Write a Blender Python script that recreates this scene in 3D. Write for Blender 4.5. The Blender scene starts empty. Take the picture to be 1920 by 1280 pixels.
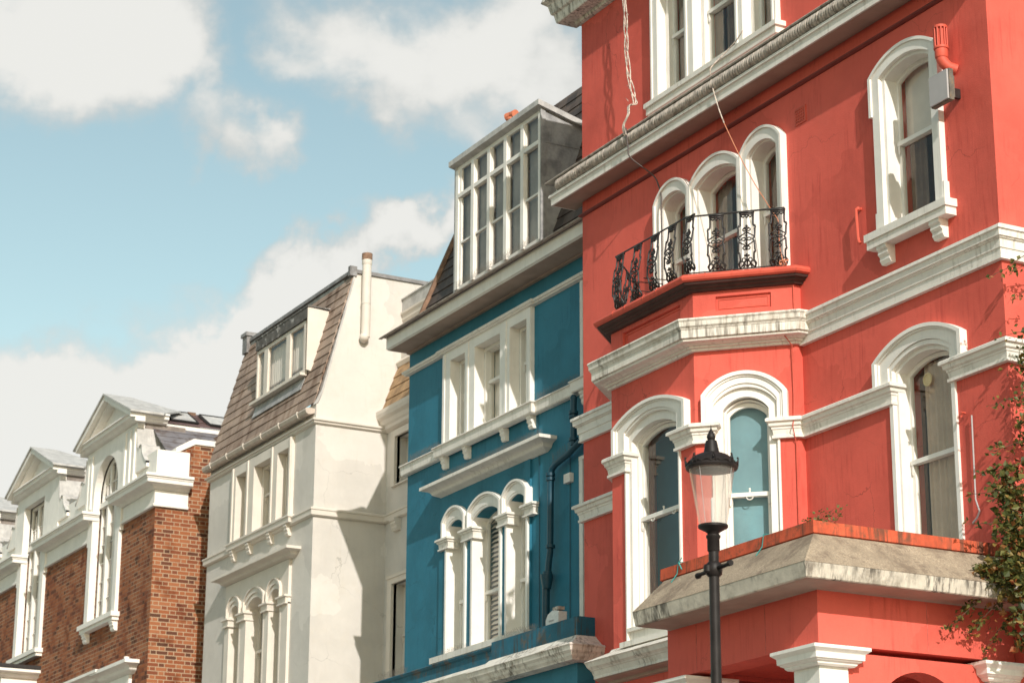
import bpy, math, random
from mathutils import Vector, Matrix
from mathutils.geometry import tessellate_polygon
random.seed(7)
S = bpy.context.scene
C = S.collection

# ------------------------------------------------------------------ camera
cam_d = bpy.data.cameras.new("camera"); cam = bpy.data.objects.new("camera", cam_d); C.objects.link(cam)
R_ = Vector((0.47338601, 0.8808446, 0.00429918)); U_ = Vector((0.25537333, -0.14191126, 0.95637109))
F_ = Vector((-0.84302441, 0.45163479, 0.29212302))
cam.matrix_world = Matrix(((R_.x, U_.x, -F_.x, 0), (R_.y, U_.y, -F_.y, 0), (R_.z, U_.z, -F_.z, 1.6), (0, 0, 0, 1)))
cam_d.sensor_fit = 'HORIZONTAL'; cam_d.sensor_width = 36.0; cam_d.lens = 81.0
cam_d.clip_start = 0.1; cam_d.clip_end = 3000
cam_d.dof.use_dof = True; cam_d.dof.focus_distance = 23.0; cam_d.dof.aperture_fstop = 4.0
S.camera = cam

# ------------------------------------------------------------------ sun, sky, exposure
SUN = Vector((1.0, -0.255, 0.57)).normalized()            # towards the sun
sl = bpy.data.lights.new("sun", 'SUN'); sl.energy = 4.2; sl.angle = math.radians(0.53); sl.color = (1.0, 0.945, 0.89)
so = bpy.data.objects.new("sun", sl); C.objects.link(so); so.rotation_euler = SUN.to_track_quat('Z', 'Y').to_euler()
so.location = (20, -5, 30)
S.view_settings.view_transform = 'Standard'; S.view_settings.look = 'None'
S.view_settings.exposure = 0.02; S.view_settings.gamma = 1.0; S.view_settings.use_curve_mapping = False

W = bpy.data.worlds.new("World"); S.world = W; W.use_nodes = True
nt = W.node_tree; nt.nodes.clear()
def N(t, ty, **k):
    n = t.nodes.new(ty)
    for a, b in k.items(): setattr(n, a, b)
    return n
def mth(t, op, a, b=None, c=None, clamp=False):
    n = N(t, 'ShaderNodeMath', operation=op); n.use_clamp = clamp
    for i, v in enumerate((a, b, c)):
        if v is None: continue
        if isinstance(v, (int, float)): n.inputs[i].default_value = v
        else: t.links.new(v, n.inputs[i])
    return n.outputs[0]
sky = N(nt, 'ShaderNodeTexSky', sky_type='NISHITA'); sky.sun_disc = False
sky.sun_elevation = math.asin(SUN.z); sky.sun_rotation = math.atan2(SUN.x, SUN.y)
sky.air_density = 1.0; sky.dust_density = 0.6; sky.ozone_density = 1.2
tint = N(nt, 'ShaderNodeMixRGB', blend_type='MULTIPLY'); tint.inputs[0].default_value = 1
tint.inputs[2].default_value = (1.60, 1.45, 1.02, 1)
nt.links.new(sky.outputs[0], tint.inputs[1])
bg1 = N(nt, 'ShaderNodeBackground'); bg1.inputs[1].default_value = 0.14
nt.links.new(tint.outputs[0], bg1.inputs[0])
tc = N(nt, 'ShaderNodeTexCoord')
nrm = N(nt, 'ShaderNodeVectorMath', operation='NORMALIZE'); nt.links.new(tc.outputs['Generated'], nrm.inputs[0])
D_ = nrm.outputs[0]
def wnoise(scale, detail, rough, dist=0.0, off=(0, 0, 0)):
    mp = N(nt, 'ShaderNodeMapping'); mp.inputs['Location'].default_value = off; mp.inputs['Scale'].default_value = (1, 1, 1.7)
    nt.links.new(D_, mp.inputs[0])
    n = N(nt, 'ShaderNodeTexNoise'); n.inputs['Scale'].default_value = scale; n.inputs['Detail'].default_value = detail
    n.inputs['Roughness'].default_value = rough; n.inputs['Distortion'].default_value = dist
    nt.links.new(mp.outputs[0], n.inputs['Vector']); return n.outputs[0]
# banks of cumulus at their bearings (direction, angular size, density)
CLOUDS = [
 ((-0.8790, 0.2410, 0.4114), 0.0394, 0.90),
 ((-0.8687, 0.2774, 0.4103), 0.0347, 0.95),
 ((-0.8668, 0.3012, 0.3975), 0.0255, 0.75),
 ((-0.8840, 0.2578, 0.3900), 0.0255, 0.60),
 ((-0.8667, 0.3187, 0.3838), 0.0162, 0.45),
 ((-0.8341, 0.3631, 0.4153), 0.0301, 0.75),
 ((-0.8237, 0.3938, 0.4080), 0.0347, 0.80),
 ((-0.8043, 0.4276, 0.4126), 0.0347, 0.85),
 ((-0.8013, 0.4522, 0.3917), 0.0255, 0.70),
 ((-0.8389, 0.3811, 0.3887), 0.0185, 0.50),
 ((-0.8237, 0.4199, 0.3810), 0.0185, 0.40),
 ((-0.8472, 0.3494, 0.4001), 0.0139, 0.40),
 ((-0.8744, 0.3201, 0.3647), 0.0162, 0.60),
 ((-0.8695, 0.3379, 0.3603), 0.0185, 0.72),
 ((-0.8628, 0.3550, 0.3600), 0.0139, 0.62),
 ((-0.8806, 0.3132, 0.3557), 0.0116, 0.40),
 ((-0.8674, 0.3216, 0.3797), 0.0093, 0.40),
 ((-0.9348, 0.2551, 0.2473), 0.0324, 1.30),
 ((-0.9250, 0.2793, 0.2576), 0.0243, 1.20),
 ((-0.9157, 0.3017, 0.2654), 0.0231, 1.20),
 ((-0.9059, 0.3217, 0.2753), 0.0208, 1.20),
 ((-0.8961, 0.3420, 0.2828), 0.0197, 1.20),
 ((-0.8837, 0.3636, 0.2947), 0.0197, 1.20),
 ((-0.8708, 0.3826, 0.3086), 0.0174, 1.10),
 ((-0.8612, 0.3931, 0.3221), 0.0150, 1.00),
 ((-0.8516, 0.4062, 0.3312), 0.0139, 1.00),
 ((-0.8428, 0.4172, 0.3401), 0.0116, 0.90),
 ((-0.9175, 0.3207, 0.2352), 0.0509, 1.30),
 ((-0.9234, 0.2683, 0.2745), 0.0093, 0.55),
 ((-0.8763, 0.3648, 0.3146), 0.0081, 0.50)]
wt = N(nt, 'ShaderNodeTexNoise'); wt.inputs['Scale'].default_value = 13; wt.inputs['Detail'].default_value = 9; wt.inputs['Roughness'].default_value = .58
nt.links.new(D_, wt.inputs['Vector'])
w1_ = N(nt, 'ShaderNodeVectorMath', operation='SUBTRACT'); nt.links.new(wt.outputs['Color'], w1_.inputs[0]); w1_.inputs[1].default_value = (.5, .5, .5)
w2_ = N(nt, 'ShaderNodeVectorMath', operation='SCALE'); nt.links.new(w1_.outputs[0], w2_.inputs[0]); w2_.inputs['Scale'].default_value = .105
w3_ = N(nt, 'ShaderNodeVectorMath', operation='ADD'); nt.links.new(D_, w3_.inputs[0]); nt.links.new(w2_.outputs[0], w3_.inputs[1])
w4_ = N(nt, 'ShaderNodeVectorMath', operation='NORMALIZE'); nt.links.new(w3_.outputs[0], w4_.inputs[0]); DW = w4_.outputs[0]
acc = None
for d, s, w in CLOUDS:
    v = Vector(d).normalized()
    dp = N(nt, 'ShaderNodeVectorMath', operation='DOT_PRODUCT'); nt.links.new(DW, dp.inputs[0]); dp.inputs[1].default_value = v
    e = mth(nt, 'SUBTRACT', dp.outputs['Value'], 1.0)
    e = mth(nt, 'MULTIPLY', e, 2.0 / (s * s)); e = mth(nt, 'EXPONENT', e)
    e = mth(nt, 'MULTIPLY', e, w)
    acc = e if acc is None else mth(nt, 'MAXIMUM', acc, mth(nt, 'MULTIPLY_ADD', acc, 0.45, e))
n1 = wnoise(8, 6, .55, .3); n2 = wnoise(24, 10, .62, .35, (3, 1, 2)); n3 = wnoise(3.2, 4, .5, .2, (5, 2, 7))
den = mth(nt, 'ADD', acc, mth(nt, 'MULTIPLY', mth(nt, 'SUBTRACT', n1, .5), .75))
den = mth(nt, 'ADD', den, mth(nt, 'MULTIPLY', mth(nt, 'SUBTRACT', n2, .5), .55))
far = mth(nt, 'MULTIPLY', mth(nt, 'SUBTRACT', n3, .52), 3.0, clamp=True)
# clouds elsewhere in the sky, away from the named banks
sep = N(nt, 'ShaderNodeSeparateXYZ'); nt.links.new(D_, sep.inputs[0])
away = mth(nt, 'MULTIPLY', mth(nt, 'ADD', sep.outputs[0], .55), 4.0, clamp=True)
den = mth(nt, 'ADD', den, mth(nt, 'MULTIPLY', far, away))
mr = N(nt, 'ShaderNodeMapRange', interpolation_type='SMOOTHSTEP'); nt.links.new(den, mr.inputs[0])
mr.inputs[1].default_value = .14; mr.inputs[2].default_value = .78
thick = N(nt, 'ShaderNodeMapRange', interpolation_type='SMOOTHSTEP')
hi = mth(nt, 'MULTIPLY_ADD', mth(nt, 'SUBTRACT', n1, .5), 1.3, den)
nt.links.new(mth(nt, 'SUBTRACT', hi, mth(nt, 'MULTIPLY', sep.outputs[2], 1.0)), thick.inputs[0]); thick.inputs[1].default_value = -.1; thick.inputs[2].default_value = .56
cc = N(nt, 'ShaderNodeMixRGB'); nt.links.new(thick.outputs[0], cc.inputs[0])
cc.inputs[1].default_value = (.61, .62, .60, 1); cc.inputs[2].default_value = (.85, .84, .80, 1)
bg2 = N(nt, 'ShaderNodeBackground'); nt.links.new(cc.outputs[0], bg2.inputs[0]); 
sd = N(nt, 'ShaderNodeVectorMath', operation='DOT_PRODUCT'); nt.links.new(D_, sd.inputs[0]); sd.inputs[1].default_value = SUN
# clouds on the sunward side of the sky, boosted to raise the ambient fill
sb = mth(nt, 'MULTIPLY', mth(nt, 'ADD', sd.outputs['Value'], .45), .9, clamp=True)
nt.links.new(mth(nt, 'MULTIPLY_ADD', sb, .75, 1.0), bg2.inputs[1])
mx = N(nt, 'ShaderNodeMixShader'); nt.links.new(mth(nt, 'MULTIPLY', mr.outputs[0], .96), mx.inputs[0])
nt.links.new(bg1.outputs[0], mx.inputs[1]); nt.links.new(bg2.outputs[0], mx.inputs[2])
wo = N(nt, 'ShaderNodeOutputWorld'); nt.links.new(mx.outputs[0], wo.inputs[0])

# ------------------------------------------------------------------ materials
def mat(name, col, rough=.7, var=.10, vscale=2.2, bump=.12, bscale=90, streak=None, stain=None, fine=.0, spec=.35, metal=0, crack=0):
    """painted / rendered surface: broad mottling, fine grain, optional run-down streaks and blotches of dirt"""
    m = bpy.data.materials.new(name); m.use_nodes = True; t = m.node_tree; b = t.nodes['Principled BSDF']
    tcn = N(t, 'ShaderNodeTexCoord'); o = tcn.outputs['Object']
    def noise(scale, detail=5, r=.6, sc=(1, 1, 1), off=(0, 0, 0), dist=0):
        mp = N(t, 'ShaderNodeMapping'); mp.inputs['Scale'].default_value = sc; mp.inputs['Location'].default_value = off; t.links.new(o, mp.inputs[0])
        n = N(t, 'ShaderNodeTexNoise'); n.inputs['Scale'].default_value = scale; n.inputs['Detail'].default_value = detail; n.inputs['Roughness'].default_value = r
        n.inputs['Distortion'].default_value = dist
        t.links.new(mp.outputs[0], n.inputs['Vector']); return n.outputs[0]
    def ramp(v, a, c):
        r = N(t, 'ShaderNodeMapRange', interpolation_type='SMOOTHSTEP'); t.links.new(v, r.inputs[0]); r.inputs[1].default_value = a; r.inputs[2].default_value = c; return r.outputs[0]
    def mix(f, a, c):
        x = N(t, 'ShaderNodeMixRGB')
        for i, v in enumerate((f, a, c)):
            if isinstance(v, (int, float)): x.inputs[i].default_value = v
            elif isinstance(v, tuple): x.inputs[i].default_value = (*v, 1)
            else: t.links.new(v, x.inputs[i])
        return x.outputs[0]
    lo = tuple(c * (1 - var) for c in col); hi = tuple(min(1, c * (1 + var) + var * .02) for c in col)
    c_ = mix(ramp(noise(vscale, 6, .62), .3, .7), lo, hi)
    if fine: c_ = mix(ramp(noise(60, 3, .6), .35, .65), c_, tuple(x * (1 - fine) for x in col))
    if crack:
        nz_ = N(t, 'ShaderNodeTexNoise'); nz_.inputs['Scale'].default_value = 2.5; nz_.inputs['Detail'].default_value = 6; t.links.new(o, nz_.inputs['Vector'])
        va = N(t, 'ShaderNodeVectorMath', operation='SCALE'); t.links.new(nz_.outputs['Color'], va.inputs[0]); va.inputs['Scale'].default_value = .55
        vb = N(t, 'ShaderNodeVectorMath', operation='ADD'); t.links.new(o, vb.inputs[0]); t.links.new(va.outputs[0], vb.inputs[1])
        vo = N(t, 'ShaderNodeTexVoronoi', feature='DISTANCE_TO_EDGE'); vo.inputs['Scale'].default_value = .8; t.links.new(vb.outputs[0], vo.inputs['Vector'])
        cm = mth(t, 'MULTIPLY', mth(t, 'LESS_THAN', vo.outputs['Distance'], .0035), ramp(noise(.9, 3, .5, off=(2, 8, 3)), .45, .6))
        c_ = mix(mth(t, 'MULTIPLY', cm, crack), c_, tuple(x * .45 for x in col))
        # repaired / repainted patches with soft square-ish edges
        vp = N(t, 'ShaderNodeTexVoronoi', distance='CHEBYCHEV'); vp.inputs['Scale'].default_value = .55; t.links.new(vb.outputs[0], vp.inputs['Vector'])
        sc_ = N(t, 'ShaderNodeSeparateColor'); t.links.new(vp.outputs['Color'], sc_.inputs[0])
        c_ = mix(mth(t, 'MULTIPLY', mth(t, 'GREATER_THAN', sc_.outputs[0], .72), .38), c_, tuple(min(1, x * 1.25 + .012) for x in col))
    if streak:                                    # (colour, amount, lo, hi)
        scol, amt, a, e = streak
        s1 = ramp(noise(1.0, 5, .65, (22, 22, 1.6)), a, e); s2 = ramp(noise(1.6, 4, .6, off=(4, 4, 4)), .40, .62)
        c_ = mix(mth(t, 'MULTIPLY', mth(t, 'MULTIPLY', s1, s2), amt), c_, scol)
    if stain:
        scol, amt, sc, a, e = stain
        c_ = mix(mth(t, 'MULTIPLY', ramp(noise(sc, 7, .68, off=(9, 2, 5), dist=.15), a, e), amt), c_, scol)
    t.links.new(c_, b.inputs['Base Color'])
    b.inputs['Roughness'].default_value = rough; b.inputs['Specular IOR Level'].default_value = spec; b.inputs['Metallic'].default_value = metal
    if bump:
        bn = N(t, 'ShaderNodeBump'); bn.inputs['Strength'].default_value = bump; bn.inputs['Distance'].default_value = .01
        hsum = mth(t, 'ADD', noise(bscale, 4, .6), mth(t, 'MULTIPLY', noise(7, 3, .5), 1.6))
        t.links.new(hsum, bn.inputs['Height']); t.links.new(bn.outputs[0], b.inputs['Normal'])
    return m
RED = mat('red_render', (.62, .101, .070), .78, .15, .8, .30, 70, crack=.6, streak=((.42, .048, .036), .55, .46, .72), stain=((.68, .135, .095), .4, 2.6, .5, .75))
REDT = mat('red_trim', (.58, .095, .058), .6, .10, 5, .1)
RUST = mat('weathered_red_paint', (.56, .095, .04), .8, .18, 5, .25, 60, streak=((.10, .05, .03), .85, .42, .6), stain=((.12, .07, .04), .7, 9, .5, .68))
REDJ = mat('filled_joint', (.46, .10, .075), .8, .3, 9, .1)
DKRED = mat('dark_red_moulding', (.19, .035, .028), .6, .1, 5, .1)
WHT = mat('white_paint', (.80, .765, .705), .6, .05, 3, .14, 70, streak=((.50, .47, .42), .4, .48, .78), stain=((.60, .57, .52), .35, 5, .55, .75))
WTRIM = mat('white_stone_trim', (.76, .72, .65), .65, .06, 3, .2, 70, streak=((.38, .33, .27), .6, .47, .72), stain=((.46, .41, .35), .45, 6, .54, .74))
DIRTY = mat('stained_white_cornice', (.72, .68, .60), .75, .10, 4, .2, 80, streak=((.09, .07, .05), .85, .42, .66), stain=((.32, .24, .15), .55, 4, .50, .74))
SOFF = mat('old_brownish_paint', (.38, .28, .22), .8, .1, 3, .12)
TORUS = mat('grey_weathered_moulding', (.44, .39, .34), .8, .25, 14, .3, 70, stain=((.14, .11, .09), .8, 9, .5, .68))
STONE = mat('weathered_coping_stone', (.40, .315, .225), .9, .18, 5, .5, 50, streak=((.16, .12, .09), .6, .5, .7), stain=((.17, .125, .09), .8, 3, .46, .64), fine=.3)
STONEF = mat('sooty_stone_edge', (.60, .54, .45), .9, .15, 5, .3, 60, streak=((.05, .042, .035), .9, .42, .62), stain=((.16, .13, .10), .6, 4, .48, .66))
BLUE = mat('blue_render', (.018, .150, .222), .68, .14, 1.5, .24, 70, crack=.4, streak=((.006, .085, .15), .6, .5, .72), stain=((.03, .175, .25), .5, 1.8, .5, .75))
BLUED = mat('weathered_blue_paint', (.012, .11, .17), .7, .15, 4, .2, streak=((.05, .035, .02), .85, .44, .6), stain=((.14, .09, .05), .7, 5, .52, .68))
BPIPE = mat('blue_pipe_paint', (.008, .055, .085), .45, .15, 8, .05)
CREAM = mat('cream_render', (.585, .55, .50), .85, .06, 1.6, .4, 90, crack=.5, streak=((.48, .42, .34), .35, .52, .8), stain=((.54, .48, .39), .3, 2.5, .52, .75))
CTRIM = mat('cream_trim', (.66, .60, .525), .65, .05, 3, .1, streak=((.5, .42, .33), .35, .52, .8))
SLATEB = None
LEAD = mat('lead_sheet', (.34, .335, .325), .6, .25, 5, .25, 30, streak=((.40, .40, .39), .6, .46, .7), stain=((.13, .13, .14), .6, 3, .5, .7), spec=.45)
GUTC = mat('pinkish_gutter_paint', (.52, .44, .37), .6, .12, 6, .1, streak=((.3, .24, .19), .5, .5, .7))
DLEAD = mat('dark_lead', (.20, .19, .185), .6, .25, 6, .2, 30, stain=((.33, .33, .33), .6, 4, .5, .66), spec=.4)
BLEAD = mat('brownish_lead', (.20, .165, .14), .55, .3, 5, .2, 30, stain=((.33, .29, .26), .6, 4, .5, .65), spec=.45)
LEADL = mat('pale_lead_sheet', (.47, .455, .43), .6, .18, 6, .2, 30, streak=((.30, .29, .28), .5, .5, .7))
WOODD = mat('weathered_brown_wood', (.22, .13, .085), .85, .3, 8, .3, 40)
GUTTR = mat('brown_grey_slate_edge', (.37, .31, .27), .85, .2, 10, .4, 50, stain=((.18, .14, .12), .7, 12, .5, .68))
IRON = mat('black_cast_iron', (.017, .014, .013), .45, .25, 20, .1, 80, spec=.5)
LAMPM = mat('dark_brown_lamp_paint', (.016, .012, .011), .5, .2, 9, .06, 60, spec=.25)
DARK = mat('dark_interior', (.02, .018, .017), .9, .1, 3, 0)
BLINDF = mat('shade_toned_blind', (.02, .10, .15), .85, .15, 2.2, .05, 40)  # darker copy of the teal blind: shade and sky reflection put into its colour
BLINDT = mat('teal_blind', (.16, .28, .32), .85, .12, 2.2, .05, 40, stain=((.18, .42, .50), .6, 1.6, .45, .75))
NET = mat('net_curtain', (.52, .40, .31), .9, .08, 5, .1)
CURT = mat('pale_curtain', (.78, .74, .68), .9, .06, 5, .1)
GREYB = mat('grey_roller_blind', (.70, .64, .58), .9, .05, 4, .05)
GREYK = mat('grey_brown_blind', (.30, .275, .25), .9, .2, 2.5, .05, stain=((.34, .32, .30), .6, 1.8, .48, .66))
GREYM = mat('grey_shade', (.36, .335, .31), .9, .1, 4, .05)
CURTM = mat('dull_curtain', (.24, .21, .185), .9, .08, 5, .1)
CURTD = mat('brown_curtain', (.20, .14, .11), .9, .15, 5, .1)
ASPH = mat('asphalt', (.05, .05, .052), .9, .2, 3, .5, 120, fine=.3)
PAVE = mat('paving', (.40, .375, .34), .9, .12, 2, .3)
CABW = mat('white_cable', (.56, .48, .41), .6, .3, 20, 0, stain=((.16, .12, .10), .8, 18, .5, .62))
CABD = mat('dark_cable', (.10, .08, .075), .6, .1, 20, 0)
CABO = mat('orange_cable', (.62, .24, .13), .6, .1, 20, 0)
TERRA = mat('terracotta', (.55, .17, .09), .8, .15, 8, .1)
DKGREY = mat('rusty_grey_metal', (.13, .115, .095), .8, .3, 9, .2, stain=((.22, .15, .09), .7, 14, .5, .65))
GREYP = mat('grey_plastic', (.40, .375, .37), .5, .05, 4, .03)
WPLAS = mat('white_plastic', (.72, .72, .70), .5, .08, 20, .03)
TEALS = mat('teal_string', (.05, .28, .26), .8, .1, 9, 0)
DISC = mat('yellowed_plastic', (.58, .47, .27), .6, .15, 9, .02)

def glass_mat(name, tintc=(.82, .85, .84), rough=.02, boost=1.0, dust=0.):
    m = bpy.data.materials.new(name); m.use_nodes = True; t = m.node_tree; t.nodes.clear()
    fr = N(t, 'ShaderNodeFresnel'); fr.inputs[0].default_value = 1.52
    tcn = N(t, 'ShaderNodeTexCoord'); n = N(t, 'ShaderNodeTexNoise'); n.inputs['Scale'].default_value = 2.5; n.inputs['Detail'].default_value = 2
    t.links.new(tcn.outputs['Object'], n.inputs['Vector'])
    bn = N(t, 'ShaderNodeBump'); bn.inputs['Strength'].default_value = .12; bn.inputs['Distance'].default_value = .02; t.links.new(n.outputs[0], bn.inputs['Height'])
    tr = N(t, 'ShaderNodeBsdfTransparent'); tr.inputs[0].default_value = (*tintc, 1)
    gl = N(t, 'ShaderNodeBsdfGlossy'); gl.inputs['Roughness'].default_value = rough; gl.inputs[0].default_value = (.88, .82, .76, 1); t.links.new(bn.outputs[0], gl.inputs['Normal'])
    gb = N(t, 'ShaderNodeNewGeometry')          # reflect once, at the outer face of the pane
    fo = mth(t, 'MULTIPLY', fr.outputs[0], mth(t, 'SUBTRACT', 1.0, gb.outputs['Backfacing']))
    mx_ = N(t, 'ShaderNodeMixShader'); t.links.new(mth(t, 'MULTIPLY', fo, boost, clamp=True), mx_.inputs[0])
    t.links.new(tr.outputs[0], mx_.inputs[1]); t.links.new(gl.outputs[0], mx_.inputs[2])
    o = N(t, 'ShaderNodeOutputMaterial'); last = mx_.outputs[0]
    if dust:
        df = N(t, 'ShaderNodeBsdfDiffuse'); df.inputs[0].default_value = (.8, .76, .70, 1); tl = N(t, 'ShaderNodeBsdfTranslucent'); tl.inputs[0].default_value = (.8, .76, .70, 1)
        a_ = N(t, 'ShaderNodeMixShader'); t.links.new(df.outputs[0], a_.inputs[1]); t.links.new(tl.outputs[0], a_.inputs[2])
        c_ = N(t, 'ShaderNodeMixShader'); c_.inputs[0].default_value = dust; t.links.new(last, c_.inputs[1]); t.links.new(a_.outputs[0], c_.inputs[2]); last = c_.outputs[0]
    t.links.new(last, o.inputs[0]); return m
GLASS = glass_mat('window_glass', (.97, .97, .96), boost=1.0)
LGLASS = glass_mat('lamp_glass', (.97, .96, .94), .05, .8, .27)

def brick_mat():
    m = bpy.data.materials.new('red_brick'); m.use_nodes = True; t = m.node_tree; b = t.nodes['Principled BSDF']
    tcn = N(t, 'ShaderNodeTexCoord'); sp = N(t, 'ShaderNodeSeparateXYZ'); t.links.new(tcn.outputs['Object'], sp.inputs[0])
    u = mth(t, 'ADD', mth(t, 'ADD', sp.outputs[0], sp.outputs[1]), 200.0); z = mth(t, 'ADD', sp.outputs[2], 0.0)
    zr = mth(t, 'DIVIDE', z, .075); row = mth(t, 'FLOOR', zr); fz = mth(t, 'FRACT', zr)
    odd = mth(t, 'MODULO', row, 2.0); us = mth(t, 'ADD', u, mth(t, 'MULTIPLY', odd, .1675))
    ur = mth(t, 'DIVIDE', us, .335); per = mth(t, 'FLOOR', ur); p = mth(t, 'MULTIPLY', mth(t, 'FRACT', ur), .335)
    hd = mth(t, 'GREATER_THAN', p, .2225)
    pl = mth(t, 'SUBTRACT', p, mth(t, 'MULTIPLY', hd, .2225))
    ln = mth(t, 'SUBTRACT', .2225, mth(t, 'MULTIPLY', hd, .11))
    ed = mth(t, 'MINIMUM', mth(t, 'MINIMUM', pl, mth(t, 'SUBTRACT', ln, pl)), mth(t, 'MULTIPLY', mth(t, 'MINIMUM', fz, mth(t, 'SUBTRACT', 1.0, fz)), .075))
    nz = N(t, 'ShaderNodeTexNoise'); nz.inputs['Scale'].default_value = 25; t.links.new(tcn.outputs['Object'], nz.inputs['Vector'])
    ed = mth(t, 'ADD', ed, mth(t, 'MULTIPLY', mth(t, 'SUBTRACT', nz.outputs[0], .5), .006))
    r = N(t, 'ShaderNodeMapRange', interpolation_type='SMOOTHSTEP'); t.links.new(ed, r.inputs[0]); r.inputs[1].default_value = .006; r.inputs[2].default_value = .010
    cv = N(t, 'ShaderNodeCombineXYZ'); t.links.new(mth(t, 'ADD', mth(t, 'MULTIPLY', per, 2.0), hd), cv.inputs[0]); t.links.new(row, cv.inputs[1])
    wn = N(t, 'ShaderNodeTexWhiteNoise', noise_dimensions='2D'); t.links.new(cv.outputs[0], wn.inputs['Vector'])
    cr = N(t, 'ShaderNodeValToRGB'); t.links.new(wn.outputs['Value'], cr.inputs[0])
    cr.color_ramp.elements[0].position = 0; cr.color_ramp.elements[0].color = (.10, .045, .028, 1)
    cr.color_ramp.elements[1].position = 1; cr.color_ramp.elements[1].color = (.33, .13, .062, 1)
    for pos, col in ((.18, (.17, .055, .03, 1)), (.4, (.25, .08, .036, 1)), (.75, (.30, .105, .045, 1))):
        e = cr.color_ramp.elements.new(pos); e.color = col
    n2 = N(t, 'ShaderNodeTexNoise'); n2.inputs['Scale'].default_value = 1.1; n2.inputs['Detail'].default_value = 6; t.links.new(tcn.outputs['Object'], n2.inputs['Vector'])
    dr = N(t, 'ShaderNodeMapRange', interpolation_type='SMOOTHSTEP'); t.links.new(n2.outputs[0], dr.inputs[0]); dr.inputs[1].default_value = .42; dr.inputs[2].default_value = .66
    # repointed (pale joints) against old sooty joints
    ge = N(t, 'ShaderNodeNewGeometry'); sn = N(t, 'ShaderNodeSeparateXYZ'); t.links.new(ge.outputs['True Normal'], sn.inputs[0])
    mo = N(t, 'ShaderNodeMixRGB'); t.links.new(mth(t, 'SUBTRACT', mth(t, 'ADD', dr.outputs[0], .25, clamp=True), mth(t, 'MULTIPLY', sn.outputs[0], .9), clamp=True), mo.inputs[0]); mo.inputs[1].default_value = (.40, .285, .185, 1); mo.inputs[2].default_value = (.20, .085, .05, 1)
    mxx = N(t, 'ShaderNodeMixRGB'); t.links.new(r.outputs[0], mxx.inputs[0]); t.links.new(mo.outputs[0], mxx.inputs[1]); t.links.new(cr.outputs[0], mxx.inputs[2])
    n3 = N(t, 'ShaderNodeTexNoise'); n3.inputs['Scale'].default_value = 2.3; n3.inputs['Detail'].default_value = 7
    mp = N(t, 'ShaderNodeMapping'); mp.inputs['Location'].default_value = (7, 7, 7); t.links.new(tcn.outputs['Object'], mp.inputs[0]); t.links.new(mp.outputs[0], n3.inputs['Vector'])
    d3 = N(t, 'ShaderNodeMapRange', interpolation_type='SMOOTHSTEP'); t.links.new(n3.outputs[0], d3.inputs[0]); d3.inputs[1].default_value = .54; d3.inputs[2].default_value = .72
    fin = N(t, 'ShaderNodeMixRGB', blend_type='MULTIPLY'); t.links.new(d3.outputs[0], fin.inputs[0]); t.links.new(mxx.outputs[0], fin.inputs[1]); fin.inputs[2].default_value = (.52, .40, .36, 1)
    t.links.new(fin.outputs[0], b.inputs['Base Color']); b.inputs['Roughness'].default_value = .9; b.inputs['Specular IOR Level'].default_value = .2
    bn = N(t, 'ShaderNodeBump'); bn.inputs['Strength'].default_value = .5; bn.inputs['Distance'].default_value = .008
    t.links.new(mth(t, 'ADD', r.outputs[0], mth(t, 'MULTIPLY', nz.outputs[0], .4)), bn.inputs['Height']); t.links.new(bn.outputs[0], b.inputs['Normal'])
    return m
BRICK = brick_mat()

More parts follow.
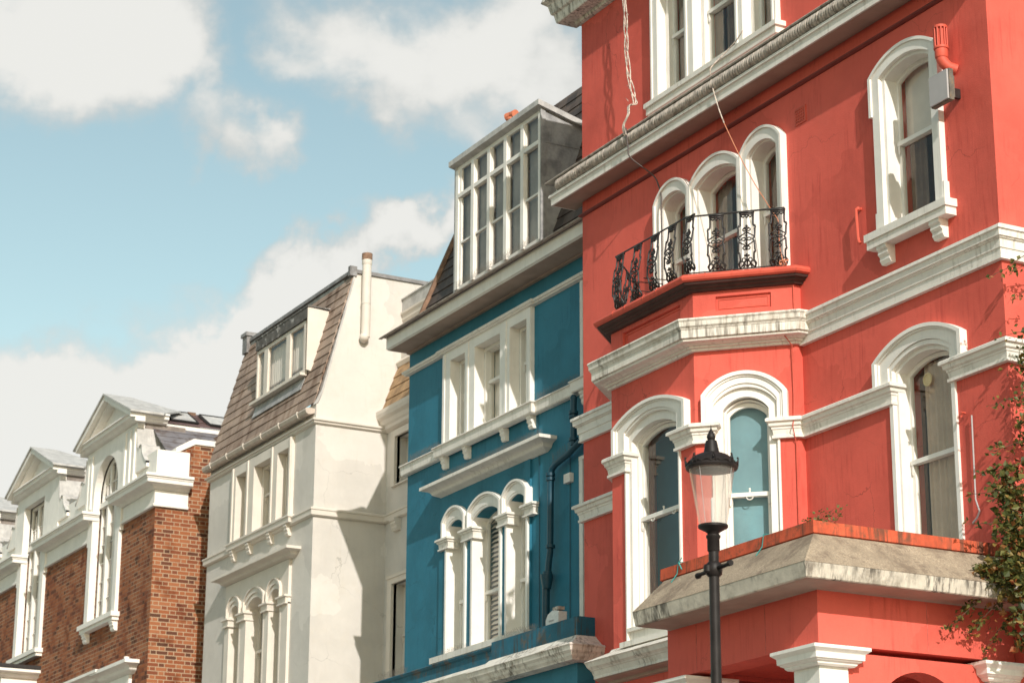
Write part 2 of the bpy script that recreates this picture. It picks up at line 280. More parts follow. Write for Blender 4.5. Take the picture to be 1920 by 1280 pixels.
def slate_mat(name, cols, joint=.3):
    """slates: every course is real geometry; colour changes slate by slate along it"""
    m = bpy.data.materials.new(name); m.use_nodes = True; t = m.node_tree; b = t.nodes['Principled BSDF']
    tcn = N(t, 'ShaderNodeTexCoord'); sp = N(t, 'ShaderNodeSeparateXYZ'); t.links.new(tcn.outputs['Object'], sp.inputs[0])
    z = mth(t, 'DIVIDE', sp.outputs[2], .185); row = mth(t, 'FLOOR', z)
    u = mth(t, 'ADD', mth(t, 'DIVIDE', mth(t, 'ADD', sp.outputs[0], mth(t, 'MULTIPLY', sp.outputs[1], .7)), joint), mth(t, 'MULTIPLY', mth(t, 'MODULO', row, 2.0), .5))
    cv = N(t, 'ShaderNodeCombineXYZ'); t.links.new(mth(t, 'FLOOR', u), cv.inputs[0]); t.links.new(row, cv.inputs[1])
    wn = N(t, 'ShaderNodeTexWhiteNoise', noise_dimensions='2D'); t.links.new(cv.outputs[0], wn.inputs['Vector'])
    cr = N(t, 'ShaderNodeValToRGB'); t.links.new(wn.outputs['Value'], cr.inputs[0])
    cr.color_ramp.elements[0].color = (*cols[0], 1); cr.color_ramp.elements[1].color = (*cols[2], 1)
    e = cr.color_ramp.elements.new(.5); e.color = (*cols[1], 1)
    mp = N(t, 'ShaderNodeMapping'); mp.inputs['Scale'].default_value = (2.6, 2.6, .55); t.links.new(tcn.outputs['Object'], mp.inputs[0])
    n = N(t, 'ShaderNodeTexNoise'); n.inputs['Scale'].default_value = 1.6; n.inputs['Detail'].default_value = 8; n.inputs['Roughness'].default_value = .65; t.links.new(mp.outputs[0], n.inputs['Vector'])
    d = N(t, 'ShaderNodeMapRange', interpolation_type='SMOOTHSTEP'); t.links.new(n.outputs[0], d.inputs[0]); d.inputs[1].default_value = .45; d.inputs[2].default_value = .7
    f = N(t, 'ShaderNodeMixRGB', blend_type='MULTIPLY'); t.links.new(d.outputs[0], f.inputs[0]); t.links.new(cr.outputs[0], f.inputs[1]); f.inputs[2].default_value = (.50, .40, .33, 1)
    t.links.new(f.outputs[0], b.inputs['Base Color']); b.inputs['Roughness'].default_value = .7
    n4 = N(t, 'ShaderNodeTexNoise'); n4.inputs['Scale'].default_value = 60; t.links.new(tcn.outputs['Object'], n4.inputs['Vector'])
    bn = N(t, 'ShaderNodeBump'); bn.inputs['Strength'].default_value = .35; bn.inputs['Distance'].default_value = .006
    jt = mth(t, 'LESS_THAN', mth(t, 'FRACT', u), .03)
    t.links.new(mth(t, 'SUBTRACT', n4.outputs[0], jt), bn.inputs['Height']); t.links.new(bn.outputs[0], b.inputs['Normal']); return m
SLATEB = slate_mat('brown_slate', ((.26, .185, .14), (.33, .24, .185), (.40, .295, .225)), .46)
SLATED = slate_mat('dark_brown_slate', ((.055, .042, .036), (.085, .062, .05), (.12, .085, .068)), .3)
SLATEG = slate_mat('grey_slate', ((.14, .13, .14), (.19, .18, .19), (.25, .235, .24)), .22)
SLATEP = slate_mat('purple_tiles', ((.12, .075, .07), (.16, .10, .095), (.19, .12, .11)), .22)

def leaf_mat(name, cols):
    m = bpy.data.materials.new(name); m.use_nodes = True; t = m.node_tree; b = t.nodes['Principled BSDF']
    g = N(t, 'ShaderNodeNewGeometry'); cr = N(t, 'ShaderNodeValToRGB'); t.links.new(g.outputs['Random Per Island'], cr.inputs[0])
    els = cr.color_ramp.elements; els[0].color = (*cols[0][1], 1); els[0].position = cols[0][0]; els[1].color = (*cols[-1][1], 1); els[1].position = cols[-1][0]
    for p, c in cols[1:-1]: e = els.new(p); e.color = (*c, 1)
    t.links.new(cr.outputs[0], b.inputs['Base Color']); b.inputs['Roughness'].default_value = .55
    tl = N(t, 'ShaderNodeBsdfTranslucent'); t.links.new(cr.outputs[0], tl.inputs[0])
    mx_ = N(t, 'ShaderNodeMixShader'); mx_.inputs[0].default_value = .3; t.links.new(b.outputs[0], mx_.inputs[1]); t.links.new(tl.outputs[0], mx_.inputs[2])
    t.links.new(mx_.outputs[0], t.nodes['Material Output'].inputs[0]); return m
LEAF = leaf_mat('creeper_leaves', ((0, (.035, .05, .012)), (.35, (.08, .095, .022)), (.66, (.15, .15, .036)), (.86, (.26, .16, .035)), (.92, (.32, .085, .024)), (1, (.28, .23, .07))))
LEAFG = leaf_mat('weed_leaves', ((0, (.10, .13, .03)), (.6, (.17, .17, .05)), (1, (.30, .13, .06))))
DRYG = leaf_mat('dry_stalks', ((0, (.30, .22, .15)), (1, (.46, .38, .29))))
STEM = mat('woody_stem', (.11, .065, .04), .8, .2, 20, .1)

# ------------------------------------------------------------------ mesh builder
class Fr:
    """upright working plane: u along it, z up, w outwards"""
    def __init__(s, o, U, Nn): s.o = Vector((*o, 0)); s.U = Vector((*U, 0)); s.N = Vector((*Nn, 0))
    def p(s, u, z, w=0): v = s.o + s.U * u + s.N * w; return Vector((v.x, v.y, z))
def FY(y): return Fr((0, y), (1, 0), (0, -1))            # faces the street; u = x
def FX(x): return Fr((x, 0), (0, 1), (1, 0))             # faces +x; u = y
def rect(a, b, z0, z1): return [(a, z0), (b, z0), (b, z1), (a, z1)]
def arch(xc, hw, z0, zs, rise, n=18):
    """opening: straight jambs to zs, then a circular arc that rises by `rise`"""
    pts = [(xc - hw, z0), (xc + hw, z0), (xc + hw, zs)]
    if rise > 1e-4:
        r = (hw * hw + rise * rise) / (2 * rise); cz = zs + rise - r; a0 = math.asin(min(1, hw / r))
        if rise > hw: a0 = math.pi - a0
        pts += [(xc + r * math.sin(a0 - 2 * a0 * i / n), cz + r * math.cos(a0 - 2 * a0 * i / n)) for i in range(1, n)]
    return pts + [(xc - hw, zs)]
class MB:
    def __init__(s): s.v = []; s.f = []
    def add(s, vs, fs):
        k = len(s.v); s.v += [Vector(x) for x in vs]; s.f += [tuple(i + k for i in q) for q in fs]
    def box(s, x0, x1, y0, y1, z0, z1):
        s.add([(x0, y0, z0), (x1, y0, z0), (x1, y1, z0), (x0, y1, z0), (x0, y0, z1), (x1, y0, z1), (x1, y1, z1), (x0, y1, z1)],
              [(0, 3, 2, 1), (4, 5, 6, 7), (0, 1, 5, 4), (1, 2, 6, 5), (2, 3, 7, 6), (3, 0, 4, 7)])
    def plate(s, fr, outer, holes=(), w0=0., w1=-.1):
        """slab between w0 (front) and w1 (back) with holes through it"""
        loops = [outer] + list(holes); flat = [q for l in loops for q in l]
        tris = tessellate_polygon([[Vector((a, b, 0)) for a, b in l] for l in loops])
        n = len(flat); vs = [fr.p(a, b, w0) for a, b in flat] + [fr.p(a, b, w1) for a, b in flat]; fs = []
        for t in tris:
            a, b, c = (flat[i] for i in t)
            if (b[0] - a[0]) * (c[1] - a[1]) - (b[1] - a[1]) * (c[0] - a[0]) < 0: t = t[::-1]
            fs.append(tuple(t)); fs.append(tuple(i + n for i in reversed(t)))
        k = 0
        for l in loops:
            m = len(l); ar = sum(l[i][0] * l[(i + 1) % m][1] - l[(i + 1) % m][0] * l[i][1] for i in range(m))
            ccw = ar > 0; out = (l is outer)
            for i in range(m):
                a, b = k + i, k + (i + 1) % m
                fs.append((a, a + n, b + n, b) if ccw == out else (b, b + n, a + n, a))
            k += m
        s.add(vs, fs)
    def sweep(s, path, prof):
        """moulding: closed profile [(out, z)...] carried along a plan path, outwards = right-hand side, mitred corners"""
        P = [Vector(p) for p in path]; rows = []
        def nr(a, b): d = (b - a).normalized(); return Vector((d.y, -d.x))
        for i, p in enumerate(P):
            if i == 0: m = nr(P[0], P[1])
            elif i == len(P) - 1: m = nr(P[-2], P[-1])
            else:
                a, b = nr(P[i - 1], p), nr(p, P[i + 1]); m = (a + b) / max(.2, 1 + a.dot(b))
            rows.append([(p.x + m.x * d, p.y + m.y * d, z) for d, z in prof])
        k = len(prof); fs = []
        for i in range(len(P) - 1):
            for j in range(k):
                a, b = i * k + j, i * k + (j + 1) % k; fs.append((a, b, b + k, a + k))
        fs.append(tuple(range(k))[::-1]); fs.append(tuple(range((len(P) - 1) * k, len(P) * k)))
        s.add([v for r in rows for v in r], fs)
    def tube(s, pts, r, n=8, closed=False):
        P = [Vector(p) for p in pts]; m = len(P); rows = []; prev = None
        for i in range(m):
            if closed: d = (P[(i + 1) % m] - P[i - 1])
            else: d = P[min(i + 1, m - 1)] - P[max(i - 1, 0)]
            d.normalize(); a = prev if prev else (Vector((0, 0, 1)) if abs(d.z) < .9 else Vector((1, 0, 0)))
            a = (a - d * a.dot(d)).normalized(); prev = a; b = d.cross(a); rr = r[i] if isinstance(r, (list, tuple)) else r
            rows += [P[i] + (a * math.cos(2 * math.pi * j / n) + b * math.sin(2 * math.pi * j / n)) * rr for j in range(n)]
        fs = [(i * n + j, i * n + (j + 1) % n, ((i + 1) % m) * n + (j + 1) % n, ((i + 1) % m) * n + j) for i in range(m if closed else m - 1) for j in range(n)]
        if not closed: fs += [tuple(range(n))[::-1], tuple(range((m - 1) * n, m * n))]
        s.add(rows, fs)
    def lathe(s, prof, c, n=24):
        m = len(prof); vs = [(c[0] + r * math.cos(2 * math.pi * j / n), c[1] + r * math.sin(2 * math.pi * j / n), c[2] + z) for r, z in prof for j in range(n)]
        fs = [(i * n + j, i * n + (j + 1) % n, (i + 1) * n + (j + 1) % n, (i + 1) * n + j) for i in range(m - 1) for j in range(n)]
        fs += [tuple(range(n))[::-1], tuple(range((m - 1) * n, m * n))]; s.add(vs, fs)
    def ball(s, c, r, n=8):
        s.lathe([(r * math.sin(math.pi * i / n) + 1e-4, -r * math.cos(math.pi * i / n)) for i in range(n + 1)], c, n)
    def quad(s, a, b, c, d): s.add([a, b, c, d], [(0, 1, 2, 3)])
    def build(s, name, m, parent, smooth=False, label=None):
        rl = root_loc(parent); me = bpy.data.meshes.new(name)
        me.from_pydata([v - rl for v in s.v], [], s.f); me.validate()
        me.materials.append(m)
        if smooth:
            me.polygons.foreach_set('use_smooth', [True] * len(me.polygons))
            try: me.set_sharp_from_angle(angle=math.radians(40))
            except Exception: pass
        o = bpy.data.objects.new(name, me); C.objects.link(o)
        if parent: o.parent = parent
        if label: o['label'] = label
        return o
def smooth(pts, n=6):
    P = [Vector(p) for p in pts]; P = [P[0]] + P + [P[-1]]; out = []
    for i in range(1, len(P) - 2):
        a, b, c, d = P[i - 1:i + 3]
        for k in range(n):
            t = k / n; out.append(.5 * ((2 * b) + (c - a) * t + (2 * a - 5 * b + 4 * c - d) * t * t + (3 * b - a - 3 * c + d) * t ** 3))
    return out + [P[-2]]
ROOTS = {}
def root_loc(p):
    while p is not None:
        if p.name in ROOTS: return ROOTS[p.name]
        p = p.parent
    return Vector((0, 0, 0))
def thing(name, label, cat, loc, group=None):
    o = bpy.data.objects.new(name, None); C.objects.link(o); o.location = loc; o['label'] = label; o['category'] = cat
    if group: o['group'] = group
    o.empty_display_size = .5; ROOTS[o.name] = Vector(loc); return o
def solo(name, mb, m, label, cat, loc, smooth=False, group=None, kind=None):
    """a thing that is one mesh, its origin at loc"""
    me = bpy.data.meshes.new(name); L = Vector(loc); me.from_pydata([v - L for v in mb.v], [], mb.f); me.validate(); me.materials.append(m)
    if smooth: me.polygons.foreach_set('use_smooth', [True] * len(me.polygons))
    o = bpy.data.objects.new(name, me); C.objects.link(o); o.location = L
    if label: o['label'] = label; o['category'] = cat
    if group: o['group'] = group
    if kind: o['kind'] = kind
    return o

# profiles -----------------------------------------------------------
def prof_band(p, zt, zb, slope=.06, steps=3):
    """string course: weathered top, then fillets stepping back to the wall"""
    o = [(-.03, zt), (0.0, zt), (p, zt - slope)]; h = (zt - slope - zb)
    for i in range(steps):
        z1 = zt - slope - h * (i + .86) / steps; d = p * (1 - i / steps)
        o += [(d, z1), (d - p * .16, z1 - h * .05 / steps), (max(.012, p * (1 - (i + 1) / steps)), zt - slope - h * (i + 1) / steps)]
    return o + [(-.03, zb)]
def prof_cyma(p, zt, zb, lip=.25, slope=.03):
    """cornice: flat lip above a cyma that runs back to the wall"""
    h = zt - zb; o = [(-.03, zt), (0.0, zt), (p, zt - slope), (p, zt - slope - h * lip), (p * .93, zt - slope - h * lip - .006)]
    for i in range(1, 8):
        a = i / 8; o.append((p * (.9 - .78 * a - .10 * math.sin(2 * math.pi * a)), zt - slope - h * lip - (h * (1 - lip) - slope) * (a * .9 + .03)))
    return o + [(p * .10, zb), (-.03, zb)]

# windows ------------------------------------------------------------
def wavy(mb, fr, u0, u1, z0, z1, w, amp=.02, waves=6, n=48):
    vs = []; fs = []
    for i in range(n + 1):
        u = u0 + (u1 - u0) * i / n; a = w + amp * math.sin(2 * math.pi * waves * i / n + .7 * math.sin(i * .37))
        vs += [fr.p(u, z0, a), fr.p(u, z1, a)]
    for i in range(n): fs.append((2 * i, 2 * i + 2, 2 * i + 3, 2 * i + 1))
    mb.add(vs, fs)
def sash(part, fr, xc, hw, z0, zs, rise, w, zm, fm, fw=.05, horn=True, lock=False, bars=()):
    """double-hung sash: frame with two lights, meeting rail with horns, panes behind"""
    m = MB(); ri = max(0, rise * (hw - fw) / hw)
    up = arch(xc, hw - fw, zm + .02, zs - (0 if rise else fw), ri) if rise else rect(xc - hw + fw, xc + hw - fw, zm + .02, zs - fw)
    if rise: up = [(a, b - fw * .9 if b > zs - .01 else b) for a, b in up]
    lo = rect(xc - hw + fw + .012, xc + hw - fw - .012, z0 + fw * 1.3, zm - .03)
    m.plate(fr, arch(xc, hw, z0, zs, rise), [up, lo], w, w - .045)
    m.plate(fr, rect(xc - hw + .012, xc + hw - .012, zm - .028, zm + .018), [], w + .028, w + .002)
    if horn:
        for sgn in (-1, 1):
            u = xc + sgn * (hw - .032)
            m.plate(fr, [(u - .014, zm - .03), (u - .012, zm - .10), (u, zm - .13), (u + .012, zm - .10), (u + .014, zm - .03)], [], w + .024, w + .003)
    for a in bars: m.plate(fr, a, [], w - .004, w - .04)
    o = m.build('sash', fm, part)
    g = MB(); g.plate(fr, arch(xc, hw - .012, z0 + .012, zs - .012, rise), [], w - .022, w - .027); g.build('glass_pane', GLASS, part)
    if lock:
        k = MB(); f_ = fr
        k.tube([f_.p(xc, zm + .018, w + .012), f_.p(xc, zm + .05, w + .012)], .009, 6); k.ball(f_.p(xc, zm + .055, w + .012), .014, 6)
        for du in (-.22, .22) if hw > .4 else (0.0,):
            k.tube([f_.p(xc + du + .035 * math.cos(a), zm - .032 - .03 * math.sin(a), w + .02) for a in [math.pi * i / 8 for i in range(9)]], .006, 6)
        k.build('sash_lift', fm, part)
    return o
def ring(mb, fr, outer, inner, w0, w1, z0):
    """architrave open at the foot: outer and inner are arch outlines from z0 up"""
    mb.plate(fr, outer[1:] + [outer[0]] + [inner[0]] + inner[:0:-1], [], w0, w1)

def bracket(mb, fr, u, z, h=.17, wd=.14, out=.13):
    """scrolled console under a sill, its side shaped in profile"""
    pr = [(0, z), (out, z), (out, z - h * .18), (out * .80, z - h * .30), (out * .86, z - h * .46), (out * .62, z - h * .62), (out * .66, z - h * .80), (out * .45, z - h), (0, z - h)]
    k = len(pr); vs = [fr.p(u - wd / 2, b, a) for a, b in pr] + [fr.p(u + wd / 2, b, a) for a, b in pr]
    fs = [(i, i + k, (i + 1) % k + k, (i + 1) % k) for i in range(k)] + [tuple(range(k)), tuple(range(k, 2 * k))[::-1]]; mb.add(vs, fs)
def slates(mb, a, b, c, d, n, th=.014, lap=.35):
    """roof slope of n overlapping courses; a,b foot left/right, c,d head right/left"""
    a, b, c, d = map(Vector, (a, b, c, d)); nn = (b - a).cross(d - a).normalized()
    for i in range(n):
        t0 = i / n; t1 = min(1, (i + 1 + lap) / n)
        p = [a.lerp(d, t0) + nn * th * 1.6, b.lerp(c, t0) + nn * th * 1.6, b.lerp(c, t1) + nn * .002, a.lerp(d, t1) + nn * .002]
        q = [x - nn * th for x in p]; mb.add(p + q, [(0, 1, 2, 3), (4, 7, 6, 5), (0, 4, 5, 1), (1, 5, 6, 2), (2, 6, 7, 3), (3, 7, 4, 0)])
def spikes(mb, fr, u0, u1, z, w, h=.11, gap=.028):
    n = int((u1 - u0) / gap)
    for i in range(n):
        u = u0 + (u1 - u0) * (i + .5) / n
        for s_ in (-1, 0, 1):
            hh = h * random.uniform(.8, 1.05); du = random.uniform(-.012, .012)
            a = fr.p(u, z, w + s_ * .004); b = fr.p(u + du, z + hh, w + s_ * .035)
            mb.tube([a, b], .0012, 3)

# ================================================================== ground
g = MB(); g.box(-400, 400, -400, 400, -.4, -.12); solo('ground', g, ASPH, None, None, (0, 0, -.12), kind='structure')
g = MB(); g.box(-120, 60, -3, 6.4, -.115, 0.0 - .004); o = solo('road', g, ASPH, None, None, (0, 0, 0), kind='structure')
g = MB(); g.box(-120, 60, 6.405, 30, -.115, .12); solo('pavement', g, PAVE, None, None, (0, 10, 0), kind='structure')

# ================================================================== RED HOUSE
Y0 = 14.0; XL, XR = -24.22, -16.20; YB = 25.0
red = thing('red_house', 'tall red rendered house with white arched windows, bay with iron balcony and columned porch', 'house', (-20.2, 14.0, .12))
f0 = FY(Y0); fb = FY(13.12); BX = (-22.05, -20.29); q2 = math.sqrt(.5)
fc = Fr((BX[1], 13.12), (q2, q2), (q2, -q2)); fcl = Fr((BX[0], 13.12), (-q2, q2), (-q2, -q2)); CL = 1.12   # cant length
bay_path = [(BX[0] - .80, 14.02), (BX[0] - .792, 13.912), (BX[0], 13.12), (BX[1], 13.12), (BX[1] + .792, 13.912), (BX[1] + .80, 14.02)]
ZTOP = 14.62
holes = [arch(-17.47, .40, 9.62, 11.32, .11), arch(-17.477, .488, 5.55, 8.165, .148)]
for xc in (-21.95, -20.98, -20.05): pass
TRI = [(-21.972, .28, .395), (-21.04, .43, .535), (-20.085, .28, .42)]     # centre, opening, outer half widths
for xc, hw, ho in TRI: holes.append(arch(xc, hw + .02, 9.72, 11.28, .11))
TOPW = [(-21.93, .31), (-20.98, .45), (-20.08, .29)]
for xc, hw in TOPW: holes.append(rect(xc - hw - .01, xc + hw + .01, 12.70, 14.30))
m = MB()
m.plate(f0, rect(XL, XR, 0, ZTOP + .5), holes, 0, -.35)
m.plate(FX(XR), rect(Y0 + .35, YB, 0, ZTOP + .5), [], 0, -.35)
m.plate(Fr((XL, 0), (0, -1), (-1, 0)), rect(-YB, -Y0 - .35, 0, ZTOP + .5), [], 0, -.35)
m.plate(Fr((0, YB), (-1, 0), (0, 1)), rect(-XR + .36, -XL - .36, 0, ZTOP + .5), [], 0, -.3)
m.box(XL + .36, XR - .36, Y0 + .36, YB - .31, ZTOP + .3, ZTOP + .45)
m.box(XL + .36, XR - .36, Y0 + .36, YB - .31, 9.0, 9.1); m.box(XL + .36, XR - .36, Y0 + .36, YB - .31, 12.2, 12.3)
m.build('wall', RED, red)
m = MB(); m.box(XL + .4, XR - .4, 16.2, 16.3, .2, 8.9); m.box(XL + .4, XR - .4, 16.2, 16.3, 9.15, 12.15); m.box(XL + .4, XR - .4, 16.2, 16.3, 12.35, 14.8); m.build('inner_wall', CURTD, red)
# bay walls (front with window, cant with window, blind left cant)
m = MB()
BWX, CWU = -21.155, .575
m.plate(fb, rect(BX[0], BX[1], 0, 9.62), [arch(BWX, .562, 5.84, 8.24, .157), rect(-21.785, -20.545, 9.235, 9.462)], 0, -.22)
m.plate(fb, rect(-21.785, -20.545, 9.235, 9.462), [], -.035, -.2)
m.plate(fc, rect(.001, CL, 0, 9.62), [arch(CWU - .02, .355, 5.84, 8.235, .19), rect(.255, .868, 9.29, 9.455)], 0, -.22)
m.plate(fc, rect(.255, .868, 9.29, 9.455), [], -.03, -.2)
m.plate(fcl, rect(.001, CL, 0, 9.62), [], 0, -.22)
m.plate(FX(BX[1] + .792), rect(13.9125, 14.0, 0, 9.62), [], 0, -.2)
for z0_, z1_ in ((9.47, 9.60), (5.5, 5.6)):
    pl_ = [(BX[0] + .05, 13.3), (BX[1] - .05, 13.3), (BX[1] + .55, 13.98), (BX[0] - .55, 13.98)]
    m.add([(x, y, z0_) for x, y in pl_] + [(x, y, z1_) for x, y in pl_], [(0, 3, 2, 1), (4, 5, 6, 7), (0, 1, 5, 4), (1, 2, 6, 5), (2, 3, 7, 6), (3, 0, 4, 7)])
bayw = m.build('bay_wall', RED, red)
m = MB()                                                       # thin bead round the sunk panels
for fr_, a in ((fb, (-21.785, -20.545, 9.235, 9.462)), (fc, (.255, .868, 9.29, 9.455))):
    x0, x1, z0, z1 = a; m.plate(fr_, rect(x0 + .028, x1 - .028, z0 + .024, z1 - .024), [rect(x0 + .04, x1 - .04, z0 + .036, z1 - .036)], -.022, -.036)
m.build('panel_bead', REDT, bayw)
# bay cornice
bp = bay_path
m = MB(); m.sweep(bp, [(-.03, 9.20), (.0, 9.20), (.16, 9.165), (.255, 9.155), (.265, 9.135), (.25, 9.115), (.245, 9.07), (.225, 9.05), (.222, 9.038), (.215, 9.034), (.215, 8.945), (.2, 8.94), (-.03, 8.945)])
cor = m.build('bay_cornice', DIRTY, red)
m = MB(); m.sweep(bp, [(-.03, 8.943), (.192, 8.938), (.185, 8.915), (.12, 8.905), (.10, 8.89), (.075, 8.888), (.072, 8.868), (.045, 8.864), (.04, 8.838), (-.03, 8.836)])
m.build('lower_moulding', WTRIM, cor)
# balcony gutter moulding
m = MB()
gp = [(0, 9.606), (.055, 9.606), (.06, 9.604), (.11, 9.603), (.155, 9.602), (.185, 9.615), (.195, 9.64), (.185, 9.668), (.16, 9.685), (.10, 9.70), (-.03, 9.705), (-.03, 9.606)]
m.sweep(bp, gp); gut = m.build('balcony_gutter', REDT, red)
m = MB(); m.sweep(bp, [(-.03, 9.602), (.15, 9.600), (.14, 9.575), (.10, 9.568), (.095, 9.55), (.06, 9.542), (.05, 9.52), (-.03, 9.515)]); m.build('under_moulding', mat('shadow_line_brown', (.05, .022, .018), .7, .2, 6, .1), gut)  # near-black brown paints in the shadow line under the gutter
gj = [(d + .004 if d > .05 else d, z + (.004 if z > 9.6 else -.0)) for d, z in gp[3:9]] + [(.1, 9.62)]
for fr_, tt in ((fb, (.35, .62, 1.02, 1.30)), (fc, (.18, .48, .80, .96))):
    for t_ in tt:
        t_ += BX[0] if fr_ is fb else 0; a = fr_.p(t_ - .006, 0); b = fr_.p(t_ + .006, 0)
        m = MB(); m.sweep([(a.x, a.y), (b.x, b.y)], gj); m.build('gutter_joint', REDT, gut)

# bay windows
def bay_window(fr, uc, A, imp, op, z0, zs, name='window', gw=.445, label=None):
    """moulded three-step archivolt on imposts, sash deep inside"""
    part = MB()
    ho, wA = A
    o1 = arch(uc, ho, 8.01, 8.325, .19 if ho > .6 else .245); i1 = arch(uc, ho - .05, 8.01, 8.31, .17 if ho > .6 else .22)
    ring(part, fr, o1, i1, .085, -.05, 8.01)
    i2 = arch(uc, ho - .075, 8.01, 8.30, .165 if ho > .6 else .21); ring(part, fr, i1, i2, .062, -.05, 8.01)
    i3 = arch(uc, imp - .050, 8.01, 8.25, .15 if ho > .6 else .19); ring(part, fr, i2, i3, .045, -.05, 8.01)
    # jamb below and around
    j0 = arch(uc, imp - .03, z0, 8.262, .165 if ho > .6 else .205); j1 = arch(uc, imp - .055, z0, 8.22, .15 if ho > .6 else .18)
    j2 = arch(uc, op, z0, zs, .13 if ho > .6 else .14)
    ring(part, fr, j0, j1, .028, -.2, z0); ring(part, fr, j1, j2, -.015, -.24, z0)
    w = part.build(name, WHT, red, label=label)
    g_ = arch(uc, gw, z0 + .02, zs - .02, .11)
    t = MB(); ring(t, fr, arch(uc, op - .001, z0 + .002, zs - .002, .128), arch(uc, gw + .035 - .012, z0 + .002, zs - .01, .12), -.09, -.2, z0); t.build('frame', WHT, w)
    sash(w, fr, uc, gw + .035, z0 + .02, zs - .015, .12, -.14, 7.25, WHT, .035, lock=True)
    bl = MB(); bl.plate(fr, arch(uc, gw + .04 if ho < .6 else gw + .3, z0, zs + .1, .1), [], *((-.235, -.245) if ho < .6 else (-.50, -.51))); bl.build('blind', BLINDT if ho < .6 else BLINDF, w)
    return w
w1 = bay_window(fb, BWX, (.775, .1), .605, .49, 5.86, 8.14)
w2 = bay_window(fc, CWU - .02, (.47, .08), .40, .25, 5.86, 8.16, gw=.205)
imp_prof = [(-.03, 8.02), (.10, 8.018), (.115, 8.005), (.115, 7.975), (.088, 7.968), (.082, 7.93), (.06, 7.915), (.06, 7.90), (.05, 7.89), (.04, 7.835), (.055, 7.83), (.055, 7.80), (-.03, 7.798)]
def P2(fr, u, w=0): v = fr.p(u, 0, w); return (v.x, v.y)
m = MB(); m.sweep([P2(fcl, .62, 0), (BX[0], 13.12), P2(fb, BWX - .575), P2(fb, BWX - .575, -.1)], imp_prof); m.build('impost_band', WTRIM, red)
m = MB(); m.sweep([P2(fb, BWX + .56, -.1), P2(fb, BWX + .56), (BX[1], 13.12), P2(fc, .17), P2(fc, .17, -.1)], imp_prof); m.build('impost_band', WTRIM, red)
m = MB(); m.sweep([P2(fc, .90, -.1), P2(fc, .90), (BX[1] + .792, 13.912), (BX[1] + .80, 13.99), (-18.0 + .02, 14.0), (-18.0 + .02, 14.1)], imp_prof); m.build('impost_band', WTRIM, red)
m = MB(); m.sweep([(-16.98, 14.1), (-16.98, 14.0), (XR, 14.0), (XR, 20)], imp_prof); m.build('impost_band', WTRIM, red)
m = MB(); m.sweep([(XL, 14.06), (XL, 14.0), (BX[0] - .80, 14.0)], imp_prof); m.build('impost_band', WTRIM, red)
# string course
bprof = [(-.03, 9.205), (.0, 9.20), (.12, 9.135), (.125, 9.10), (.105, 9.092), (.10, 9.035), (.082, 9.03), (.08, 9.02), (.062, 9.012), (.058, 8.93), (.045, 8.922), (.04, 8.85), (.05, 8.845), (.05, 8.822), (-.03, 8.82)]
m = MB(); m.sweep([(-19.48, 14.0), (XR, 14.0), (XR, 20)], bprof); m.build('string_course', WTRIM, red)
m = MB(); m.sweep([(XL, 14.06), (XL, 14.0), (BX[0] - .80, 14.0)], bprof); m.build('string_course', WTRIM, red)
# sill and lower cornice of bay
m = MB()
m.plate(fb, rect(BWX - .60, BWX + .60, 5.80, 5.86), [], .10, -.2); m.plate(fb, rect(BWX - .56, BWX + .58, 5.98, 6.02), [], .03, -.13)
m.plate(fb, rect(BWX - .55, BWX + .56, 5.86, 5.98), [], -.01, -.15); m.build('sill', WTRIM, w1)
m = MB(); m.plate(fc, rect(CWU - .30, CWU + .30, 5.80, 5.86), [], .08, -.2); m.build('sill', WTRIM, w2)
m = MB(); m.sweep(bp, [(-.03, 5.84), (.02, 5.835), (.05, 5.80), (.30, 5.69), (.315, 5.68), (.30, 5.665), (.28, 5.625), (.25, 5.60), (.245, 5.59), (.235, 5.585), (.21, 5.53), (.21, 5.50), (-.03, 5.49)])
bc = m.build('bay_base_cornice', DIRTY, red, label='lower sooty cornice under the bay window')
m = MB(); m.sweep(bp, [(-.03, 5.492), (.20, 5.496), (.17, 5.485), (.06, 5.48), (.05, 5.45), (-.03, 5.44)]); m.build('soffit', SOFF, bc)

# arched windows on the main wall
m = MB(); xc = -17.47
o = arch(xc, .575, 10.93, 11.368, .215); i1 = arch(xc, .535, 10.93, 11.36, .19); i2 = arch(xc, .42, 9.63, 11.325, .12)
ring(m, f0, o, i1, .09, -.02, 10.93); i1b = arch(xc, .535, 9.63, 11.36, .19); ring(m, f0, i1b, i2, .07, -.1, 9.63)
i3 = arch(xc, .375, 9.63, 11.31, .10); ring(m, f0, i2, i3, .02, -.16, 9.63)
m.plate(f0, rect(xc - .56, xc - .53, 9.63, 9.86), [], .068, 0); m.plate(f0, rect(xc + .53, xc + .56, 9.63, 9.86), [], .068, 0)
w4 = m.build('window', WHT, red, label='arched white window near the right corner with floodlight beside it')
sash(w4, f0, xc, .375, 9.64, 11.31, .10, -.13, 10.60, WHT, .035)
t = MB(); t.plate(f0, rect(xc - .36, xc + .36, 10.66, 11.42), [], -.24, -.245); t.build('blind', GREYB, w4)
t = MB(); wavy(t, f0, xc - .36, xc - .12, 9.7, 10.7, -.28, .025, 3); t.build('curtain', CURTD, w4)
t = MB(); t.plate(f0, rect(xc - .665, xc + .665, 9.56, 9.64), [], .155, -.06); t.plate(f0, rect(xc - .645, xc + .645, 9.475, 9.56), [], .135, -.02); t.build('sill', WTRIM, w4)
for du in (-.43, .43):
    t = MB(); bracket(t, f0, xc + du, 9.475, .19, .16, .12); t.build('bracket', WTRIM, w4)

